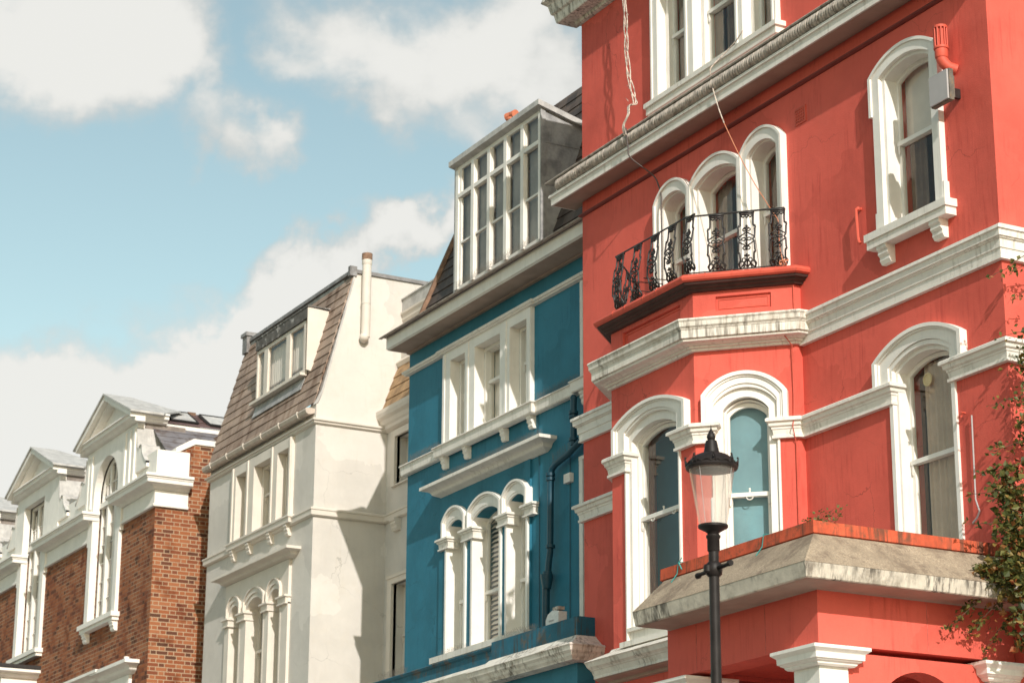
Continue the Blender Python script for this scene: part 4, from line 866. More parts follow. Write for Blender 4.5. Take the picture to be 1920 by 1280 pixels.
m = MB(); m.sweep([(-30.30, 14.4), (-30.30, 13.98), (-26.2, 13.98)], [(-.1, 6.40), (.03, 6.39), (.16, 6.33), (.18, 6.30), (.15, 6.24), (.12, 6.20), (.10, 6.05), (-.1, 6.04)]); m.build('lower_cornice', DIRTY, blue)
# downpipe
m = MB(); py = YBl - .11
m.tube([(-24.55, py, 9.30), (-24.86, py, 9.10), (-25.30, py, 8.96), (-25.62, py, 8.90), (-25.72, py, 8.86), (-25.765, py, 8.78), (-25.77, py, 8.5), (-25.78, py, 7.75), (-25.82, py, 7.62), (-25.84, py, 7.45)], .042, 12)
m.tube([(-25.89, py, 7.42), (-25.90, py, 6.5)], .05, 12); m.lathe([(.055, 0), (.085, .16), (.085, .19), (.05, .20)], (-25.87, py, 7.28), 14)
for z_ in (8.76, 8.70, 7.80, 7.46): m.lathe([(.045, 0), (.062, .005), (.062, .045), (.045, .05)], (-25.77 if z_ > 7.5 else -25.85, py, z_), 14)
m.tube([(-25.16, py, 9.05), (-25.15, py, 9.68)], .042, 12)
for z_ in (9.10, 9.40, 9.46): m.lathe([(.045, 0), (.062, .005), (.062, .045), (.045, .05)], (-25.155, py, z_), 14)
m.ball((-25.15, py, 9.68), .048, 8); m.build('downpipe', BPIPE, blue, True)
m = MB(); m.tube([(-26.3, YBl - .012, 9.74), (-26.25, YBl - .012, 8.9), (-26.25, YBl - .012, 6.7)], .006, 4); m.tube([(-25.42, YBl - .012, 9.0), (-25.44, YBl - .012, 6.6)], .006, 4); m.build('wall_cable', BPIPE, blue)
m = MB(); m.plate(f1, rect(-25.51, -25.35, 8.615, 8.735), [], .06, 0); m.plate(f1, rect(-25.49, -25.37, 8.665, 8.672), [], .064, .05); m.plate(f1, rect(-25.49, -25.37, 8.70, 8.707), [], .064, .05); m.build('alarm_box', CURT, blue)
m = MB(); m.box(-24.56, -24.40, YBl - .05, YBl, 11.40, 11.55); m.build('vent', DARK, blue)
m = MB(); spikes(m, f1, -29.1, -26.1, 9.40, .06); spikes(m, f1, -26.3, -25.1, 9.93, .04, .10); spikes(m, f1, -30.2, -29.2, 9.93, .05, .10)
spikes(m, FY(13.75), -26.0, -25.1, 6.575, -.05, .10); spikes(m, f1, -29.1, -28.2, 6.84, .05, .1); spikes(m, FY(13.98), -30.2, -29.3, 6.61, -.05, .12); spikes(m, fd, -28.7, -26.3, DZ0 + .0, .06, .10, .03)
m.build('bird_spikes', DKGREY, blue)
m = MB(); m.tube([(-25.72, py, 8.93), (-25.2, py, 9.02), (-24.9, py, 9.12)], .004, 3)
for i in range(26):
    t_ = i / 25; b_ = Vector((-25.72 + t_ * .62, py, 8.92 + t_ * .12)); m.tube([b_, b_ + Vector((-.03 + .02 * random.random(), random.uniform(-.03, .03), .12))], .0018, 3)
m.build('bird_spikes', DKGREY, blue)

# ================================================================== CREAM HOUSE
YW = 14.5; WL, WR = -38.685, -33.90; f2 = FY(YW); YV = 15.8
cream = thing('cream_house', 'cream rendered house with brown slate mansard and lower recessed wing', 'house', (-36.3, 14.5, .12))
CW = [(-37.02, .24), (-36.04, .38), (-35.13, .24)]; CA = [(-37.10, .255, .31), (-36.17, .40, .46), (-35.30, .255, .31)]
m = MB(); holes = [rect(xc - hw - .005, xc + hw + .005, 10.0, 11.21) for xc, hw in CW] + [arch(xc, hw + .02, 6.3, 8.72, .17) for xc, hw, _ in CA]
m.plate(f2, rect(WL, WR - .351, 0, 11.74), holes, 0, -.35)
m.plate(FX(WR), [(YW, 0), (YB, 0), (YB, 14.10), (15.15, 14.10), (14.80, 12.68), (14.62, 11.97), (14.53, 11.74), (YW, 11.74)], [], 0, -.35)
m.plate(Fr((WL, 0), (0, -1), (-1, 0)), rect(-YB, -YW - .351, 0, 12.6), [], 0, -.35)
m.plate(Fr((0, YB), (-1, 0), (0, 1)), rect(-WR + .36, -WL - .36, 0, 14.0), [], 0, -.3)
m.box(WL + .36, WR - .36, YW + .36, YB - .31, 9.3, 9.4)
# recessed wing: wall, attic storey
WX1 = BL - .01
f3 = FY(YV); wop = [rect(-33.50, -32.3, 10.42, 11.24), rect(-33.53, -32.2, 6.6, 8.77)]
m.plate(f3, rect(WR + .001, WX1, 0, 11.60), wop, 0, -.3)
m.plate(FY(16.03), rect(WR + .001, WX1, 12.55, 13.34), [rect(-33.45, -32.6, 12.75, 13.2)], 0, -.25); m.box(WR + .001, WX1, 16.3, YB, 11.3, 13.5)
m.build('wall', CREAM, cream)
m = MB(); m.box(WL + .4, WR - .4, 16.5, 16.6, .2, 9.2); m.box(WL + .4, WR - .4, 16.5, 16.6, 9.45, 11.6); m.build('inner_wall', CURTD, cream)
# mansard slope
m = MB(); ang = (15.145 - 14.5) / (14.1 - 11.75)
slates(m, (WL, 14.47, 11.74), (WR - .015, 14.47, 11.74), (WR - .015, 15.13, 14.10), (WL + .0, 15.13, 14.10), 13); mr_ = m.build('mansard_roof', SLATEB, cream)
m = MB(); m.box(WL, WR - .36, 15.1, YB - 2, 14.0, 14.09); m.build('flat_roof', LEAD, mr_)
m = MB(); m.plate(FX(WR + .012), [(14.44, 11.70), (14.52, 11.75), (14.615, 11.97), (14.80, 12.68), (15.15, 14.08), (15.12, 14.08), (14.77, 12.68), (14.585, 11.98), (14.47, 11.76)], [], 0, -.03); m.build('verge', LEADL, mr_)
m = MB(); m.sweep([(WL, 15.10), (WR, 15.10), (WR, 17.6)], [(-.1, 14.17), (.03, 14.17), (.035, 14.105), (-.1, 14.10)]); m.box(WR - .05, WR + .035, 15.03, 15.16, 14.05, 14.22); m.build('roof_kerb', DLEAD, mr_)
m = MB(); slates(m, (WL, 15.10, 13.93), (WR - .05, 15.10, 13.93), (WR - .05, 15.13, 14.12), (WL, 15.13, 14.12), 1); m.build('lead_flashing', DLEAD, mr_)
m = MB(); m.box(WL - .02, WL + .20, 15.02, 17.0, 13.9, 14.25); m.box(WL - .05, WL + .23, 14.99, 17.0, 14.22, 14.29); m.build('party_wall', DLEAD, mr_)
m = MB(); m.tube([(WR + .1, 15.31, 12.97), (WR + .1, 15.31, 14.26)], .078, 16); m.ball((WR + .1, 15.29, 12.97), .082, 10); m.lathe([(.08, 0), (.086, .01), (.086, .09), (.07, .1)], (WR + .1, 15.31, 14.25), 16); m.lathe([(.083, 0), (.083, .03)], (WR + .1, 15.31, 13.55), 16); m.tube([(WR + .1, 15.31, 12.95), (WR, 15.31, 12.93)], .05, 10)
m.build('flue_pipe', CTRIM, cream, True)
m = MB(); m.lathe([(.081, 0), (.09, .01), (.09, .12), (.06, .13)], (WR + .1, 15.31, 14.33), 16); m.build('flue_terminal', WOODD, cream, True)
# dormer
fq = FY(14.60); m = MB()
m.plate(fq, rect(-36.88, -34.70, 12.47, 13.41), [rect(-36.83, -36.54, 12.545, 13.35), rect(-36.36, -35.54, 12.545, 13.35), rect(-35.36, -34.77, 12.545, 13.35)], 0, -.05)
dq = m.build('dormer', CTRIM, cream, label='three-light dormer on the brown slate slope')
m = MB(); m.plate(fq, rect(-36.86, -34.72, 12.5, 13.38), [], -.03, -.035); m.build('glass_pane', GLASS, dq)
t = MB(); wavy(t, fq, -36.8, -34.8, 12.5, 13.35, -.12, .012, 24, 160); t.build('curtain', GREYB, dq)
m = MB(); m.plate(fq, rect(-36.96, -34.66, 12.425, 12.47), [], .09, -.03); m.build('sill', CTRIM, dq)
m = MB(); m.plate(fq, rect(-36.88, -34.58, 13.42, 13.61), [], .03, -.018); m.plate(fq, rect(-36.90, -34.54, 13.612, 13.635), [], .04, -.4); m.build('dormer_roof', mat('lichened_lead', (.12, .11, .10), .8, .3, 6, .3, stain=((.5, .48, .46), .8, 5, .55, .62)), dq)
m = MB(); m.plate(FX(-34.56), [(14.575, 12.50), (14.70, 12.48), (15.0, 13.58), (14.575, 13.608)], [], 0, -.02); m.build('cheek', CTRIM, dq); m = MB(); m.plate(FX(-36.85), [(14.62, 12.50), (14.70, 12.48), (15.0, 13.58), (14.62, 13.60)], [], 0, -.05); m.build('cheek', CTRIM, dq)
m = MB(); slates(m, (-36.9, 14.565, 12.18), (-34.72, 14.565, 12.18), (-34.72, 14.63, 12.42), (-36.9, 14.63, 12.42), 1, .012); m.build('apron', LEAD, dq)
# gutter and cornice
m = MB(); m.sweep([(WL - .03, YW), (WR - .06, YW)], [(-.05, 11.66), (.10, 11.665), (.165, 11.655), (.17, 11.625), (.15, 11.575), (.11, 11.555), (.07, 11.56), (-.05, 11.60)]); m.build('gutter', GUTC, cream)
for i in range(6):
    m = MB(); m.sweep([(WL + .35 + i * .8, YW), (WL + .375 + i * .8, YW)], [(-.05, 11.67), (.10, 11.675), (.175, 11.665), (.18, 11.62), (.155, 11.565), (.11, 11.545), (-.05, 11.56)]); m.build('gutter_joint', CTRIM, cream)
m = MB(); cp = [(WL, YW + .03), (WL, YW), (WR, YW), (WR, YV)]
m.sweep(cp, [(-.03, 11.49), (.05, 11.485), (.085, 11.465), (.085, 11.44), (.055, 11.43), (.05, 11.40), (.02, 11.385), (-.03, 11.38)]); m.build('cornice', CTRIM, cream)
m = MB(); m.sweep(cp + [(WX1, YV)], [(-.03, 9.995), (.03, 9.99), (.075, 9.965), (.075, 9.94), (.06, 9.93), (.058, 9.855), (.03, 9.835), (-.03, 9.835)]); m.build('string_course', CTRIM, cream)
m = MB(); m.sweep([(-37.42, YW), (-37.42, YW - .05), (-34.74, YW - .05), (-34.74, YW)], [(-.03, 10.03), (.03, 10.025), (.085, 10.0), (.085, 9.97), (.065, 9.96), (.06, 9.88), (-.03, 9.87)]); cs = m.build('sill_band', CTRIM, cream)
for u in (-37.30, -36.56, -35.62, -34.87):
    t = MB(); bracket(t, f2, u, 9.87, .19, .13, .10); t.build('bracket', CTRIM, cs)
# square windows
m = MB(); m.plate(f2, rect(-37.43, -34.76, 9.99, 11.37), [rect(xc - hw, xc + hw, 10.01, 11.20) for xc, hw in CW], .06, -.1)
for u in (-37.42, -36.72, -35.62, -34.83): m.plate(f2, rect(u, u + .055, 10.02, 11.36), [], .08, .055)
w = m.build('window', CTRIM, cream, label='three-light cream window under the gutter')
for xc, hw in CW:
    t = MB(); t.plate(f2, rect(xc - hw, xc + hw, 10.01, 11.20), [rect(xc - hw + .05, xc + hw - .05, 10.05, 11.15)], -.102, -.26); t.build('frame', CTRIM, w)
    sash(w, f2, xc, hw - .03, 10.02, 11.17, 0, -.17, 10.70, CTRIM, .03)
    t = MB(); wavy(t, f2, xc - hw, xc + hw, 10.0, 11.2, -.26, .012, 8); t.build('curtain', CURT, w)
# arched windows
m = MB(); m.sweep([(-37.52, YW + .02), (-37.52, YW), (-34.62, YW), (-34.62, YW + .02)], prof_cyma(.26, 9.45, 9.27, .25, .03)); m.build('hood_cornice', CTRIM, cream)
m = MB(); m.plate(f2, rect(-37.55, -34.73, 6.2, 9.27), [arch(xc, hw + .02, 6.3, 8.72, .17) for xc, hw, _ in CA], .05, .0); m.build('window_surround', CTRIM, cream)
for k, (xc, hw, ho) in enumerate(CA):
    m = MB(); o = arch(xc, ho, 8.62, 8.86, .19); i1 = arch(xc, ho - .035, 8.62, 8.85, .175); ring(m, f2, o, i1, .10, 0, 8.6); i2 = arch(xc, hw + .01, 8.62, 8.79, .15); ring(m, f2, i1, i2, .075, 0, 8.6)
    j0 = arch(xc, hw + .03, 6.3, 8.74, .17); j1 = arch(xc, hw - .02, 6.3, 8.71, .155); ring(m, f2, j0, j1, .055, -.24, 6.3)
    w = m.build('window', CTRIM, cream, label=('left', 'wide middle', 'right')[k] + ' arch of the cream triple window')
    sash(w, f2, xc, hw - .02, 6.32, 8.71, .15, -.18, 8.0, CTRIM, .03)
    t = MB(); wavy(t, f2, xc - hw, xc + hw, 6.3, 8.85, -.27, .012, 8); t.build('curtain', CURT if k != 1 else GREYB, w)
ip2 = [(-.03, 8.685), (.06, 8.68), (.075, 8.67), (.075, 8.645), (.045, 8.635), (.035, 8.56), (.05, 8.555), (.05, 8.53), (-.03, 8.525)]
for a_, b_ in ((-37.50, -37.34), (-36.83, -36.58), (-35.76, -35.56), (-35.04, -34.78)):
    m = MB(); m.sweep([(a_, YW + .1), (a_, YW - .05), (b_, YW - .05), (b_, YW + .1)], ip2); m.build('impost', CTRIM, cream)
# wing details
m = MB(); m.sweep([(WR, YV), (WX1, YV)], [(-.03, 11.72), (.12, 11.73), (.22, 11.72), (.22, 11.66), (.20, 11.60), (.14, 11.56), (.12, 11.5), (.09, 11.47), (.085, 11.42), (.05, 11.40), (-.03, 11.36)]); m.build('wing_cornice', CTRIM, cream)
m = MB(); slates(m, (WR, 15.70, 11.74), (WX1, 15.70, 11.74), (WX1, 15.98, 12.56), (WR, 15.98, 12.56), 4); m.build('wing_mansard', mat('ochre_slate', (.33, .21, .11), .8, .3, 5, .3), cream)
m = MB(); m.sweep([(WR, 16.0), (WX1, 16.0)], [(-.1, 12.66), (.05, 12.66), (.07, 12.62), (.03, 12.56), (-.1, 12.55)]); m.build('wing_string_course', CTRIM, cream)
m = MB(); m.sweep([(WR, 16.03), (WX1, 16.03)], [(-.1, 13.53), (.0, 13.53), (.0, 13.50), (-.02, 13.44), (-.05, 13.34), (-.1, 13.33)]); m.sweep([(WR, 16.03), (WX1, 16.03)], [(-.1, 13.535), (.03, 13.535), (.03, 13.50), (-.0, 13.47), (-.0, 13.40), (-.02, 13.36), (-.1, 13.34)]); m.build('attic_cornice', CTRIM, cream)
m = MB(); m.box(WR + .002, WX1, 16.03, 16.2, 13.54, 13.76); m.box(WR + .002, WX1, 16.01, 16.2, 13.76, 13.785); m.build('attic_parapet', LEADL, cream)
m = MB(); m.plate(f3, rect(-33.64, -31.0, 10.40, 11.35), [rect(-33.50, -32.3, 10.42, 11.24)], .05, -.05); wv = m.build('window', CTRIM, cream, label='upper window of the recessed wing')
sash(wv, f3, -32.9, .6, 10.42, 11.24, 0, -.18, 10.8, CTRIM, .05); m = MB(); wavy(m, f3, -33.5, -32.3, 10.4, 11.3, -.25, .012, 10); m.build('curtain', CURT, wv)
m = MB(); m.plate(f3, rect(-33.68, -31.0, 6.3, 8.90), [rect(-33.53, -32.2, 6.6, 8.77)], .05, -.05); m.plate(f3, rect(-33.69, -31.0, 8.86, 8.91), [], .07, 0); wv = m.build('window', CTRIM, cream, label='tall lower window of the recessed wing')
sash(wv, f3, -32.87, .66, 6.6, 8.77, 0, -.18, 7.95, CTRIM, .06); m = MB(); wavy(m, f3, -33.53, -32.2, 6.6, 8.8, -.25, .012, 10); m.build('curtain', CURT, wv)
m = MB(); bracket(m, f3, -33.39, 9.83, .20, .2, .13); m.build('bracket', CTRIM, cream)

# ================================================================== BRICK HOUSE
YK = 13.86; KR = -39.80; KL = -62.0; f4 = FY(YK)
brick = thing('brick_house', 'red brick terrace house with white pedimented dormers', 'house', (-45, 13.86, .12))
BAYS = [-42.57, -47.38, -52.19, -57.0]; PER = 4.81
m = MB(); holes = [rect(c + .75, c + 1.5, 5.5, 8.0) for c in BAYS]
ou = [(KL, 0), (KR, 0), (KR, 11.72)]
for c in BAYS: ou += [(c + .90, 11.72), (c + .90, 9.42), (c - .90, 9.42), (c - .90, 11.72)]
m.plate(f4, ou + [(KL, 11.72)], holes, 0, -.35)
m.plate(FX(KR), [(YK + .351, 0), (YB, 0), (YB, 12.38), (14.58, 12.38), (14.24, 12.19), (YK + .351, 12.19)], [], 0, -.35)
m.plate(Fr((0, YB), (-1, 0), (0, 1)), rect(-KR + .36, -KL, 0, 12.3), [], 0, -.3)
m.build('wall', BRICK, brick)
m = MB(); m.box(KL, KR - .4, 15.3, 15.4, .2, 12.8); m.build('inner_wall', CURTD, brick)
# frieze, cornice, parapet between the dormers
def span(c0, c1, end):
    pa = [(c0, YK + .05), (c0, YK), (c1, YK), (c1, YK + (.62 if end else .05))]
    return pa
cprof = [(-.03, 11.70), (.0, 11.70), (.30, 11.665), (.32, 11.65), (.32, 11.61), (.29, 11.60), (.285, 11.575), (.27, 11.57), (.265, 11.50), (.24, 11.49), (.15, 11.485), (.10, 11.46), (.07, 11.42), (.05, 11.415), (-.03, 11.41)]
sp4 = [(-41.52, KR, True)] + [(c + .98, c + PER - .96, False) for c in BAYS[1:]]
for a_, b_, e in sp4:
    m = MB(); m.sweep(span(a_, b_, e), cprof); m.build('cornice', WHT, brick)
    m = MB(); m.sweep(span(a_, b_, e), [(-.03, 11.415), (.035, 11.41), (.035, 11.16), (.05, 11.155), (.065, 11.13), (.06, 11.10), (-.03, 11.095)]); m.build('frieze', WHT, brick)
    m = MB(); m.sweep(span(a_ + .3, b_, e), [(-.25, 12.19), (.02, 12.185), (.02, 11.70), (-.25, 11.70)]); m.box(a_ + .3, b_ - .26, YK + .05, YK + .3, 11.72, 12.1); m.build('parapet', WHT, brick)
m = MB(); m.plate(FX(KR + .03), [(14.20, 12.17), (14.24, 12.17), (14.58, 12.365), (15.6, 12.365), (YB, 12.365), (YB, 12.47), (14.54, 12.47), (14.20, 12.26)], [], 0, -.42); m.build('verge', WHT, brick)
# mansard facing right, upper roof with skylights
m = MB(); slates(m, (-39.98, 14.1, 12.2), (-39.98, YB, 12.2), (-41.0, YB, 12.96), (-41.0, 14.1, 12.96), 5); slates(m, (KL, 14.2, 12.0), (-39.98, 14.2, 12.0), (-41.0, 14.75, 12.96), (KL, 14.75, 12.96), 5); km = m.build('mansard_roof', SLATEG, brick)
m = MB(); m.box(-41.06, -40.98, 14.3, YB, 12.925, 13.035); m.build('fascia', WHT, km)
m = MB(); slates(m, (-40.96, 14.3, 13.03), (-40.96, YB, 13.03), (-41.95, YB, 13.56), (-41.95, 15.3, 13.56), 6, .012); slates(m, (KL, 14.6, 13.03), (-40.98, 14.6, 13.03), (-41.97, 15.5, 13.54), (KL, 15.5, 13.54), 6, .012); up = m.build('upper_roof', SLATEP, brick)
for y0_ in (14.55, 15.35, 16.15):
    t = MB(); sl4 = .53 / .99
    a_ = Vector((-41.12, y0_, 13.15)); e1 = Vector((0, .55, 0)); e2 = Vector((-.62, 0, .62 * sl4 + .01))
    for p_, q_ in ((a_, a_ + e1), (a_ + e1, a_ + e1 + e2), (a_ + e1 + e2, a_ + e2), (a_ + e2, a_)): t.tube([p_, q_], .035, 4)
    s1 = t.build('skylight', DARK, up)
    t = MB(); t.quad(a_ + Vector((0, 0, .02)), a_ + e1 + Vector((0, 0, .02)), a_ + e1 + e2 + Vector((0, 0, .02)), a_ + e2 + Vector((0, 0, .02))); t.build('glass_pane', LEADL, s1)
    t = MB(); t.box(-42.0, -41.80, y0_ + .58, y0_ + .75, 13.44, 13.555); t.build('ridge_tile', WOODD, up)
# dormers
for k, c in enumerate(BAYS):
    fd4 = FY(YK - .07); hw = .72
    m = MB(); rnd = (k == 0)
    op = arch(c, hw, 9.42, 12.0, .66, 24) if rnd else rect(c - hw, c + hw, 9.42, 12.70)
    outl = [(c - .93, 9.42), (c + .93, 9.42), (c + .93, 11.0), (c + 1.0, 11.0), (c + 1.0, 11.72), (c + 1.74, 11.72), (c + 1.74, 12.95), (c - 1.26, 12.95), (c - 1.26, 11.72), (c - 1.0, 11.72), (c - 1.0, 11.0), (c - .93, 11.0)]
    m.plate(fd4, outl, [op[:] if not rnd else op], .0, -.14)
    d4 = m.build('dormer', WHT, brick, label=('white dormer with round-arched tall window', 'white dormer with square-headed tall window', 'square-headed dormer cut by the left edge', 'farthest white dormer')[k])
    for u in (c - 1.18, c - .98, c + 1.02, c + 1.3, c + 1.56) if rnd else ():
        m = MB(); m.plate(fd4, rect(u, u + .12, 11.75, 12.85), [], .03, .0); m.build('pilaster', WHT, d4)
    pc = c + .29                                               # pediment centre
    z0_ = 12.95; m = MB(); hwp = 1.66
    m.sweep([(pc - 1.52, 15.0), (pc - 1.52, YK - .07), (pc + 1.46, YK - .07), (pc + 1.46, 14.35)], [(-.1, 13.14), (.16, 13.13), (.19, 13.12), (.20, 13.09), (.16, 13.085), (.155, 13.02), (.10, 13.0), (.07, 12.96), (.03, 12.945), (-.1, 12.94)])
    m.plate(fd4, [(pc - 1.5, 13.0), (pc + 1.46, 13.0), (pc, 13.66)], [], -.02, -.2)
    for sg in (-1, 1):                                         # raking mouldings
        A_ = Vector((pc + sg * 1.66, YK, 13.085)); B_ = Vector((pc, YK, 13.79))
        for o_, dz0, dz1 in ((.30, 0, -.10), (.20, -.102, -.17)):
            vs = [A_ + Vector((0, -o_, dz0)), A_ + Vector((0, -o_, dz1)), B_ + Vector((0, -o_, dz1)), B_ + Vector((0, -o_, dz0))]
            vs += [v + Vector((0, o_ + .0, 0)) for v in vs]; m.add(vs, [(0, 1, 2, 3), (4, 7, 6, 5), (0, 4, 5, 1), (1, 5, 6, 2), (2, 6, 7, 3), (3, 7, 4, 0)])
    m.build('pediment', WHT, d4)
    m = MB(); yf = YK - .33; e_ = .035
    L0, R0, T0 = Vector((pc - 1.76, yf, 13.07)), Vector((pc + 1.74, yf, 13.10)), Vector((pc, yf, 13.83))
    Tb = Vector((pc, 14.10, 13.83)); Lb = Vector((pc - 1.76, 14.75, 13.07)); Rb = Vector((pc + 1.74, 14.2, 13.10)); Rc = Vector((pc + .9, 14.8, 13.42)); Tc = Vector((pc, 15.6, 13.45))
    up_ = Vector((0, 0, -e_))
    for poly in ((T0, R0, Rb, Rc, Tb), (L0, T0, Tb, Lb), (Tb, Rc, Tc), (Tb, Tc, Lb)):
        n_ = len(poly); m.add(list(poly) + [p_ + up_ for p_ in poly], [tuple(range(n_)), tuple(range(n_, 2 * n_))[::-1]] + [(i, i + n_, (i + 1) % n_ + n_, (i + 1) % n_) for i in range(n_)])
    m.build('dormer_roof', LEADL, d4)
    # scroll consoles
    for sg in (-1, 1):
        u0 = c + (1.745 if sg > 0 else -1.265); cu = lambda u, z: (u0 + sg * u, z)
        prf = [cu(0, 11.95), cu(.60, 11.95), cu(.60, 12.03)]
        prf += [cu(.44 + .0 * j - .10 * math.sin(j / 8 * 1.5) + .16 * (1 - j / 8) ** 2, 12.05 + .30 * j / 8) for j in range(9)]
        prf += [cu(.24 + .10 * math.cos(math.radians(a)), 12.37 + .07 * math.sin(math.radians(a))) for a in range(20, 171, 25)]
        prf += [cu(.10 - .09 * j / 5, 12.40 + .42 * (j / 5) ** 1.5) for j in range(6)]
        if sg < 0: prf = prf[::-1]
        t = MB(); t.plate(fd4, prf, [], .0, -.12); t.build('console', WHT, d4); t = MB(); ck = c + (1.56 if sg > 0 else -1.26); t.box(ck, ck + .18, YK + .08, 14.75, 11.9, 12.945); t.build('cheek', BLEAD, d4)
        t = MB(); q_ = [p_ for p_ in (prf if sg > 0 else prf[::-1])[2:]]
        for i in range(len(q_) - 1):
            (a0, z0a), (a1, z1a) = q_[i], q_[i + 1]
            t.add([(a0, YK - .09, z0a + .012), (a1, YK - .09, z1a + .012), (a1, YK + .55, z1a + .012), (a0, YK + .55, z0a + .012), (a0, YK - .09, z0a - .01), (a1, YK - .09, z1a - .01), (a1, YK + .55, z1a - .01), (a0, YK + .55, z0a - .01)], [(0, 1, 2, 3), (4, 7, 6, 5), (0, 4, 5, 1), (1, 5, 6, 2), (2, 6, 7, 3), (3, 7, 4, 0)])
        t.build('lead_capping', LEADL, d4)
    # window joinery
    fw4 = FY(YK + .10); m = MB(); xs_ = [c - hw, c - .24, c + .24, c + hw]
    zt_ = 12.62
    if rnd:
        cells = [arch(c, .20, 11.86, 12.55, .02, 6)]
        a0 = [(c - hw + .045, 11.86), (c - .28, 11.86), (c - .28, 12.50), (c - .40, 12.43), (c - .55, 12.28), (c - hw + .05, 12.02)]
        cells += [a0, [(2 * c - x, z) for x, z in a0][::-1]]
    else: cells = [rect(xs_[i] + .04, xs_[i + 1] - .04, 11.86, 12.64) for i in range(3)]
    cells += [rect(xs_[i] + (.05 if i == 0 else .04), xs_[i + 1] - .04, 9.52, 11.74) for i in range(3)]
    m.plate(fw4, op, cells, 0, -.06); m.plate(fw4, rect(c - hw, c + hw, 11.74, 11.84), [], .05, .002)
    for u in (c - .24, c + .24): m.plate(fw4, rect(u - .035, u + .035, 9.5, 11.74), [], .03, .002)
    fr4 = m.build('window', WHT, d4)
    m = MB()
    for i in range(3):
        xm = (xs_[i] + xs_[i + 1]) / 2
        m.plate(fw4, rect(xm - .009, xm + .009, 9.53, 11.73), [], -.02, -.045); m.plate(fw4, rect(xm - .009, xm + .009, 11.87, 12.5 if i != 1 or rnd else 12.63), [], -.02, -.045)
        for z_ in [9.52 + .37 * j for j in range(1, 6)] + [12.2]: m.plate(fw4, rect(xs_[i] + .05, xs_[i + 1] - .05, z_ - .008, z_ + .008), [], -.022, -.043)
    m.build('glazing_bar', WHT, d4)
    m = MB(); m.plate(fw4, rect(c - hw + .01, c + hw - .01, 9.5, 12.0), [], -.034, -.037); m.plate(fw4, arch(c, hw - .01, 12.001, 12.01, .63) if rnd else rect(c - hw + .01, c + hw - .01, 12.001, 12.69), [], -.034, -.037); m.build('glass_pane', GLASS, d4)
    m = MB(); wavy(m, fw4, c - hw, c + hw, 9.5, 12.6, -.22, .02, 12, 90); m.build('curtain', GREYM, d4)
    m = MB(); m.plate(f4, rect(c - 1.02, c + 1.04, 9.33, 9.42), [], .17, -.1); m.plate(f4, rect(c - .98, c + 1.0, 9.26, 9.33), [], .13, 0)
    if k != 1:
        for u in (c - .80, c + .86): bracket(m, f4, u, 9.26, .19, .2, .12)
    m.build('sill', WHT, d4)
    # hood over the window below
    if k == 0:
        m = MB(); m.sweep([(c + .55, YK + .02), (c + .55, YK), (c + 2.05, YK), (c + 2.05, YK + .02)], prof_cyma(.28, 8.36, 8.10, .25, .03)); m.sweep([(c - 1.3, YK + .02), (c - 1.3, YK), (c + .40, YK), (c + .40, YK + .02)], prof_cyma(.30, 8.38, 8.16, .25, .03))
        m.plate(f4, rect(c + .62, c + 1.95, 5.3, 8.10), [rect(c + .75, c + 1.5, 5.5, 8.0)], .06, -.05); m.lathe([(.05, 0), (.05, .05), (.0001, .06)], (c + 1.95, YK - .12, 8.37), 10); m.build('hood_cornice', WHT, brick)
# canted porch roof of the next bay
m = MB(); m.box(-49.0, -46.62, YK - .75, YK, 0, 8.80); m.build('porch', WHT, brick)
m = MB(); m.sweep([(-49.1, YK), (-49.1, YK - .75), (-46.6, YK - .75), (-46.6, YK)], prof_cyma(.22, 8.98, 8.8, .3, .02)); m.build('porch_cornice', WHT, brick)
m = MB(); m.box(-49.3, -46.38, YK - 1.0, YK, 8.98, 9.05); m.build('porch_roof', IRON, brick)

# ================================================================== STREET LAMP
LX, LY = -12.945, 8.5
lamp = thing('street_lamp', 'dark brown heritage street lamp with tapered glass lantern on a slim post', 'street lamp', (LX, LY, .12))
m = MB(); m.lathe([(.12, .12), (.12, .3), (.09, .4), (.08, 1.2), (.05, 1.3), (.044, 1.5), (.036, 4.2), (.035, 4.84)], (LX, LY, 0), 20)
m.lathe([(.036, 0), (.043, .01), (.043, .09), (.05, .10), (.05, .115), (.036, .12)], (LX, LY, 4.82), 20); m.build('post', LAMPM, lamp, True)
m = MB(); m.lathe([(.04, 0), (.055, .015), (.058, .05), (.055, .085), (.04, .10)], (LX, LY, 4.65), 20)
m.tube([(LX - .21, LY, 4.69), (LX - .19, LY, 4.69), (LX - .17, LY, 4.695), (LX, LY, 4.70), (LX + .17, LY, 4.705), (LX + .19, LY, 4.71), (LX + .21, LY, 4.71)], [.021, .022, .014, .016, .014, .022, .021], 10)
m.lathe([(.02, -.03), (.03, -.02), (.03, .02), (.02, .03)], (LX, LY - .05, 4.70), 10); m.build('ladder_bar', LAMPM, lamp, True)
m = MB(); m.lathe([(.038, 4.935), (.042, 4.95), (.055, 4.962), (.098, 4.985), (.104, 4.99), (.104, 5.005), (.095, 5.008), (.05, 4.985), (.02, 4.975), (.02, 4.94)], (LX, LY, 0), 28); m.build('cradle', LAMPM, lamp, True)
m = MB(); gl_ = [(.094, 5.006), (.098, 5.02), (.157, 5.40), (.160, 5.405)]; m.lathe(gl_, (LX, LY, 0), 40); m.f = m.f[:-2]; m.build('lantern_glass', LGLASS, lamp, True)
m = MB()
for a in (25, 115, 205, 295):
    ca, sa = math.cos(math.radians(a)), math.sin(math.radians(a)); m.tube([(LX + .098 * ca, LY + .098 * sa, 5.01), (LX + .16 * ca, LY + .16 * sa, 5.405)], .0018, 5)
m.build('glass_joint', GREYP, lamp)
